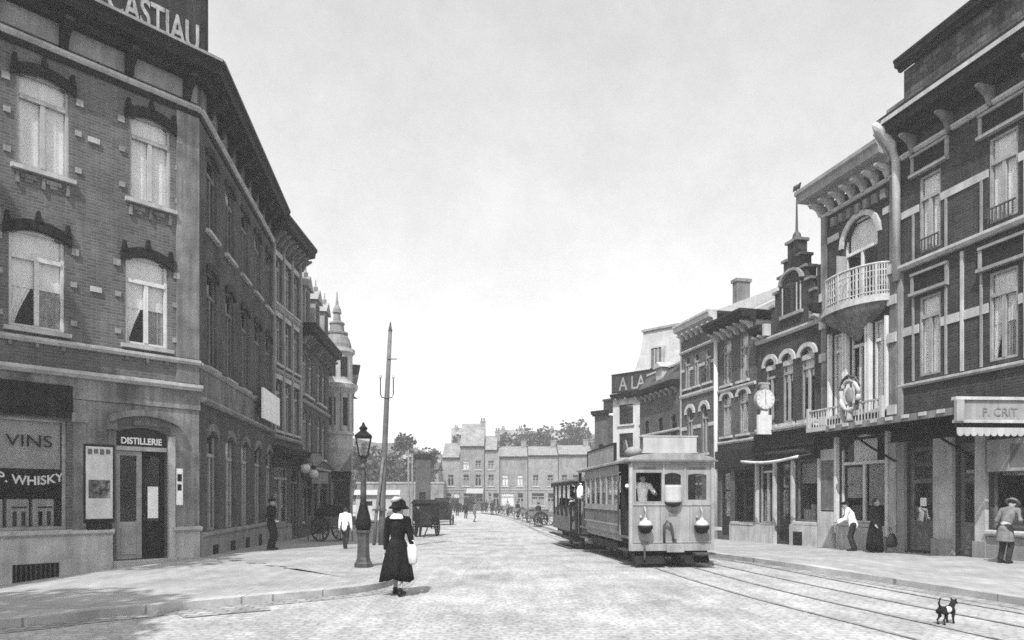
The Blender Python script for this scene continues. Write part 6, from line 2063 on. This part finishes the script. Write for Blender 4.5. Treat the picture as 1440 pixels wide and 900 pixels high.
person('passenger in dark coat standing in the middle of the open trailer', local_to_world(trl, (-0.62, 3.15, 0.742)), TH + rad(-50), 1.66, top='cloth_dark', bottom='cloth_dark', hat='cap')
bu = thing('bundle', 'white bundle held in front of the passenger between tram and trailer', 'bundle', local_to_world(tram, (-1.12, 6.75, 1.72)), 0)
mb = MB(); mb.loft([[(0.13 * s_ * math.cos(a), 0.13 * s_ * math.sin(a), z) for a in [2 * PI * i / 14 for i in range(14)]] for s_, z in ((0.6, 0.0), (1.0, 0.06), (1.0, 0.3), (0.6, 0.42), (0.2, 0.46))])
build(mb, 'sack', 'cloth_white', bu, smooth=True)
mb = MB(); mb.tube([(0, 0, 0.455), (0.03, 0, 0.5), (-0.03, 0, 0.53)], [0.02, 0.03, 0.015], 6)
build(mb, 'knot', 'cloth_white', bu)

# ------------------------------------------------------------------ carts and vehicles in the street
def wheel(root, x, y, r, w_=0.06, spokes=12, m='wood_dark'):
    mb = MB()
    n = 26
    mb.loft([[(x + dx, y + rr * math.cos(2 * PI * i / n), r + rr * math.sin(2 * PI * i / n)) for i in range(n)] for dx, rr in ((-w_ / 2, r), (w_ / 2, r), (w_ / 2, r * 0.88), (-w_ / 2, r * 0.88), (-w_ / 2, r))], cap=False)
    mb.tube([(x - w_, y, r), (x + w_, y, r)], r * 0.13, 10)
    for i in range(spokes):
        a = 2 * PI * i / spokes
        mb.tube([(x, y, r), (x, y + r * 0.9 * math.cos(a), r + r * 0.9 * math.sin(a))], 0.022, 5)
    return build(mb, 'wheel', m, root)
def handcart(label, x, y, rot, load='crates', group=None, z=0.0):
    t = thing('handcart', label, 'cart', gp(x, y, z), rot, group)
    F = Fac(t)
    wheel(t, -0.62, 0.0, 0.55); wheel(t, 0.62, 0.0, 0.55)
    P('bed', 'wood', F, (-0.52, 0.52, -1.0, 1.0, 0.72, 0.8))
    P('side_board', 'wood', F, (-0.54, -0.5, -1.0, 1.0, 0.801, 1.1), (0.5, 0.54, -1.0, 1.0, 0.801, 1.1), (-0.5, 0.5, 0.96, 1.0, 0.801, 1.1), (-0.5, 0.5, -1.0, -0.96, 0.801, 1.1))
    mb = MB()
    for xx in (-0.45, 0.45):
        mb.tube([(xx, -1.0, 0.76), (xx, -2.1, 0.85)], 0.035, 6)
        mb.tube([(xx, 0.85, 0.72), (xx, 0.9, 0.02)], 0.035, 6)
        mb.tube([(xx, -0.85, 0.72), (xx, -0.9, 0.02)], 0.035, 6)
    mb.tube([(-0.62, 0, 0.55), (0.62, 0, 0.55)], 0.04, 8)
    mb.box(-0.08, 0.08, -0.05, 0.05, 0.55, 0.72)
    sep(mb, 'shaft', 'wood', t)
    return t
def cab(label, x, y, rot, group=None, h=1.0):
    t = thing('carriage', label, 'carriage', gp(x, y), rot, group)
    F = Fac(t)
    for yy in (-0.75, 0.85):
        wheel(t, -0.62, yy, 0.46 if yy > 0 else 0.38); wheel(t, 0.62, yy, 0.46 if yy > 0 else 0.38)
    mb = MB()
    mb.prism_yz([(-1.0, 0.55), (1.15, 0.5), (1.25, 1.2), (0.3, 1.15), (-0.2, 0.9), (-0.9, 0.95)], -0.5, 0.5)
    build(mb, 'body', 'dark', t, bevel=0.03)
    mb = MB()
    mb.loft([[(xx, y_, z_) for y_, z_ in ((1.25, 1.2), (1.3, 1.75), (0.9, 2.05), (0.1, 2.0), (0.1, 1.93), (0.85, 1.97), (1.22, 1.7), (1.18, 1.2))] for xx in (-0.55, 0.55)])
    build(mb, 'hood', 'leather', t, smooth=False)
    P('seat', 'leather', F, (-0.42, 0.42, 0.3, 1.1, 1.151, 1.32), (-0.45, 0.45, -0.95, -0.55, 0.955, 1.25))
    mb = MB()
    mb.tube([(-0.62, 0.85, 0.46), (0.62, 0.85, 0.46)], 0.04, 8); mb.tube([(-0.62, -0.75, 0.38), (0.62, -0.75, 0.38)], 0.04, 8)
    mb.box(-0.05, 0.05, -0.8, 0.9, 0.42, 0.5); mb.box(-0.4, 0.4, 0.8, 0.9, 0.46, 0.52); mb.box(-0.4, 0.4, -0.8, -0.7, 0.4, 0.56)
    build(mb, 'chassis', 'black', t)
    return t
def px(p, yy):
    return (p - 720) / 1000 * yy
lc = handcart('dark wooden handcart with covered load standing before the left shopfronts', -8.05, 31.5, rad(60), z=PV)
mb = MB(); mb.loft([[(0.47 * s_ * math.cos(a) * (1.1 if abs(math.cos(a)) > 0.7 else 1), 0.9 * s_ * math.sin(a), z + 0.05 * math.sin(3 * a)) for a in [2 * PI * i / 20 for i in range(20)]] for s_, z in ((0.95, 0.82), (0.97, 1.15), (0.8, 1.4), (0.4, 1.52), (0.05, 1.55))])
build(mb, 'load_cover', 'cloth_black', lc, smooth=True)
cv = thing('covered_cart', 'dark box cart with tall sides standing just right of the foreground woman', 'cart', gp(px(599, 38), 38), rad(-8))
Fc = Fac(cv)
wheel(cv, -0.6, 0.1, 0.5); wheel(cv, 0.6, 0.1, 0.5)
P('body', 'wood_dark', Fc, (-0.5, 0.5, -0.9, 0.9, 0.62, 1.75), bevel=0.02)
mb = MB(); mb.prism_xz([(-0.58, 1.751), (0.58, 1.751), (0.4, 1.95), (-0.4, 1.95)], -1.0, 1.0); build(mb, 'roof', 'cloth_dark', cv)
mb = MB(); mb.tube([(-0.6, 0.1, 0.5), (0.6, 0.1, 0.5)], 0.04, 8); mb.box(-0.3, 0.3, 0.0, 0.2, 0.5, 0.619)
for xx in (-0.4, 0.4):
    mb.tube([(xx, -0.9, 0.7), (xx, -1.9, 0.05)], 0.035, 6)
sep(mb, 'axle', 'black', cv)
person('person in dark clothes standing beside the tall box cart', gp(px(588, 37.2), 37.2), rad(30), 1.68, top='cloth_black', bottom='cloth_black', hat='cap', voxel=0.02)
cab('dark hooded carriage in the roadway, nearest of the far traffic', px(624, 54), 54, rad(178))
CG = 'carriages far down the street'
c0_ = cab('far dark carriage left of the street middle, seen before the pale awning', px(662, 92), 92, rad(180), CG)
dup(c0_, gp(px(643, 100), 100), rad(170), 'far dark carriage close in front of the left end of the hazy row', CG)
dup(c0_, gp(px(652, 103), 103), rad(-60), 'far dark carriage turned sideways beside another before the hazy row', CG)
person('small dark figure walking in the middle of the far street', gp(px(643, 80), 80), rad(180), 1.7, top='cloth_black', bottom='cloth_black', hat='bowler', brim=0.15, voxel=0.025)
person('distant figure in grey crossing the wide roadway', gp(px(667, 60), 60), rad(100), 1.6, top='cloth_mid', bottom='cloth_mid', hat='cap', voxel=0.025)
person('distant figure in dark clothes near the parked carts', gp(px(692, 84), 84), rad(200), 1.7, top='cloth_black', bottom='cloth_black', hat='cap', voxel=0.025)
HG = 'flat carts parked in a line left of the trailer'
hc = handcart('flat cart parked in the line left of the trailer, nearest the trailer', px(765, 50), 50, rad(66), group=HG)
for p, yy, r_, lab in ((752, 58, 62, 'flat cart second from the trailer in the parked line'), (738, 66, 70, 'flat cart in the middle of the parked line left of the trailer'), (722, 76, 64, 'flat cart fourth from the trailer in the parked line'), (705, 86, 68, 'farthest flat cart of the parked line left of the trailer')):
    dup(hc, gp(px(p, yy), yy), rad(r_), lab, HG)
person('person in dark coat standing among the parked flat carts', gp(px(757, 53), 53), rad(40), 1.68, top='cloth_dark', bottom='cloth_black', hat='cap', voxel=0.022)

FGP = 'small figures far down the street'
for i, (p, yy, rt, tp, lab) in enumerate(((655, 70, 170, 'cloth_black', 'small figure in black in the roadway between the hooded carriage and far carriages'), (678, 96, 20, 'cloth_dark', 'tiny figure before the far pale awning'), (684, 98, 200, 'cloth_black', 'tiny figure right of the far pale awning'), (701, 90, 90, 'cloth_dark', 'tiny figure at the far end of the parked flat carts'), (714, 82, 150, 'cloth_mid', 'tiny grey figure close behind the farther parked flat carts'), (634, 88, 10, 'cloth_black', 'tiny figure just right of the hooded carriage'), (609, 47, 190, 'cloth_dark', 'figure in dark clothes behind the tall box cart'), (728, 71, 30, 'cloth_black', 'figure in black beside the middle of the parked flat carts'))):
    person(lab, gp(px(p, yy), yy), rad(rt), 1.6 + 0.04 * (i % 3), top=tp, bottom='cloth_black', hat=('cap', 'bowler')[i % 2], brim=0.15, voxel=0.026, group=FGP)

# ------------------------------------------------------------------ the air
hz = MB()
hz.box(-425, 425, -65, 425, -3.0, 30)
hm_ = bpy.data.materials.new('haze air')
hm_.use_nodes = True
t_ = hm_.node_tree
t_.nodes.remove(t_.nodes['Principled BSDF'])
pv = t_.nodes.new('ShaderNodeVolumePrincipled')
pv.inputs['Color'].default_value = (0.96, 0.96, 0.96, 1)
pv.inputs['Density'].default_value = 0.0012
t_.links.new(pv.outputs[0], t_.nodes['Material Output'].inputs['Volume'])
tag(build(hz, 'haze', hm_), kind='stuff')
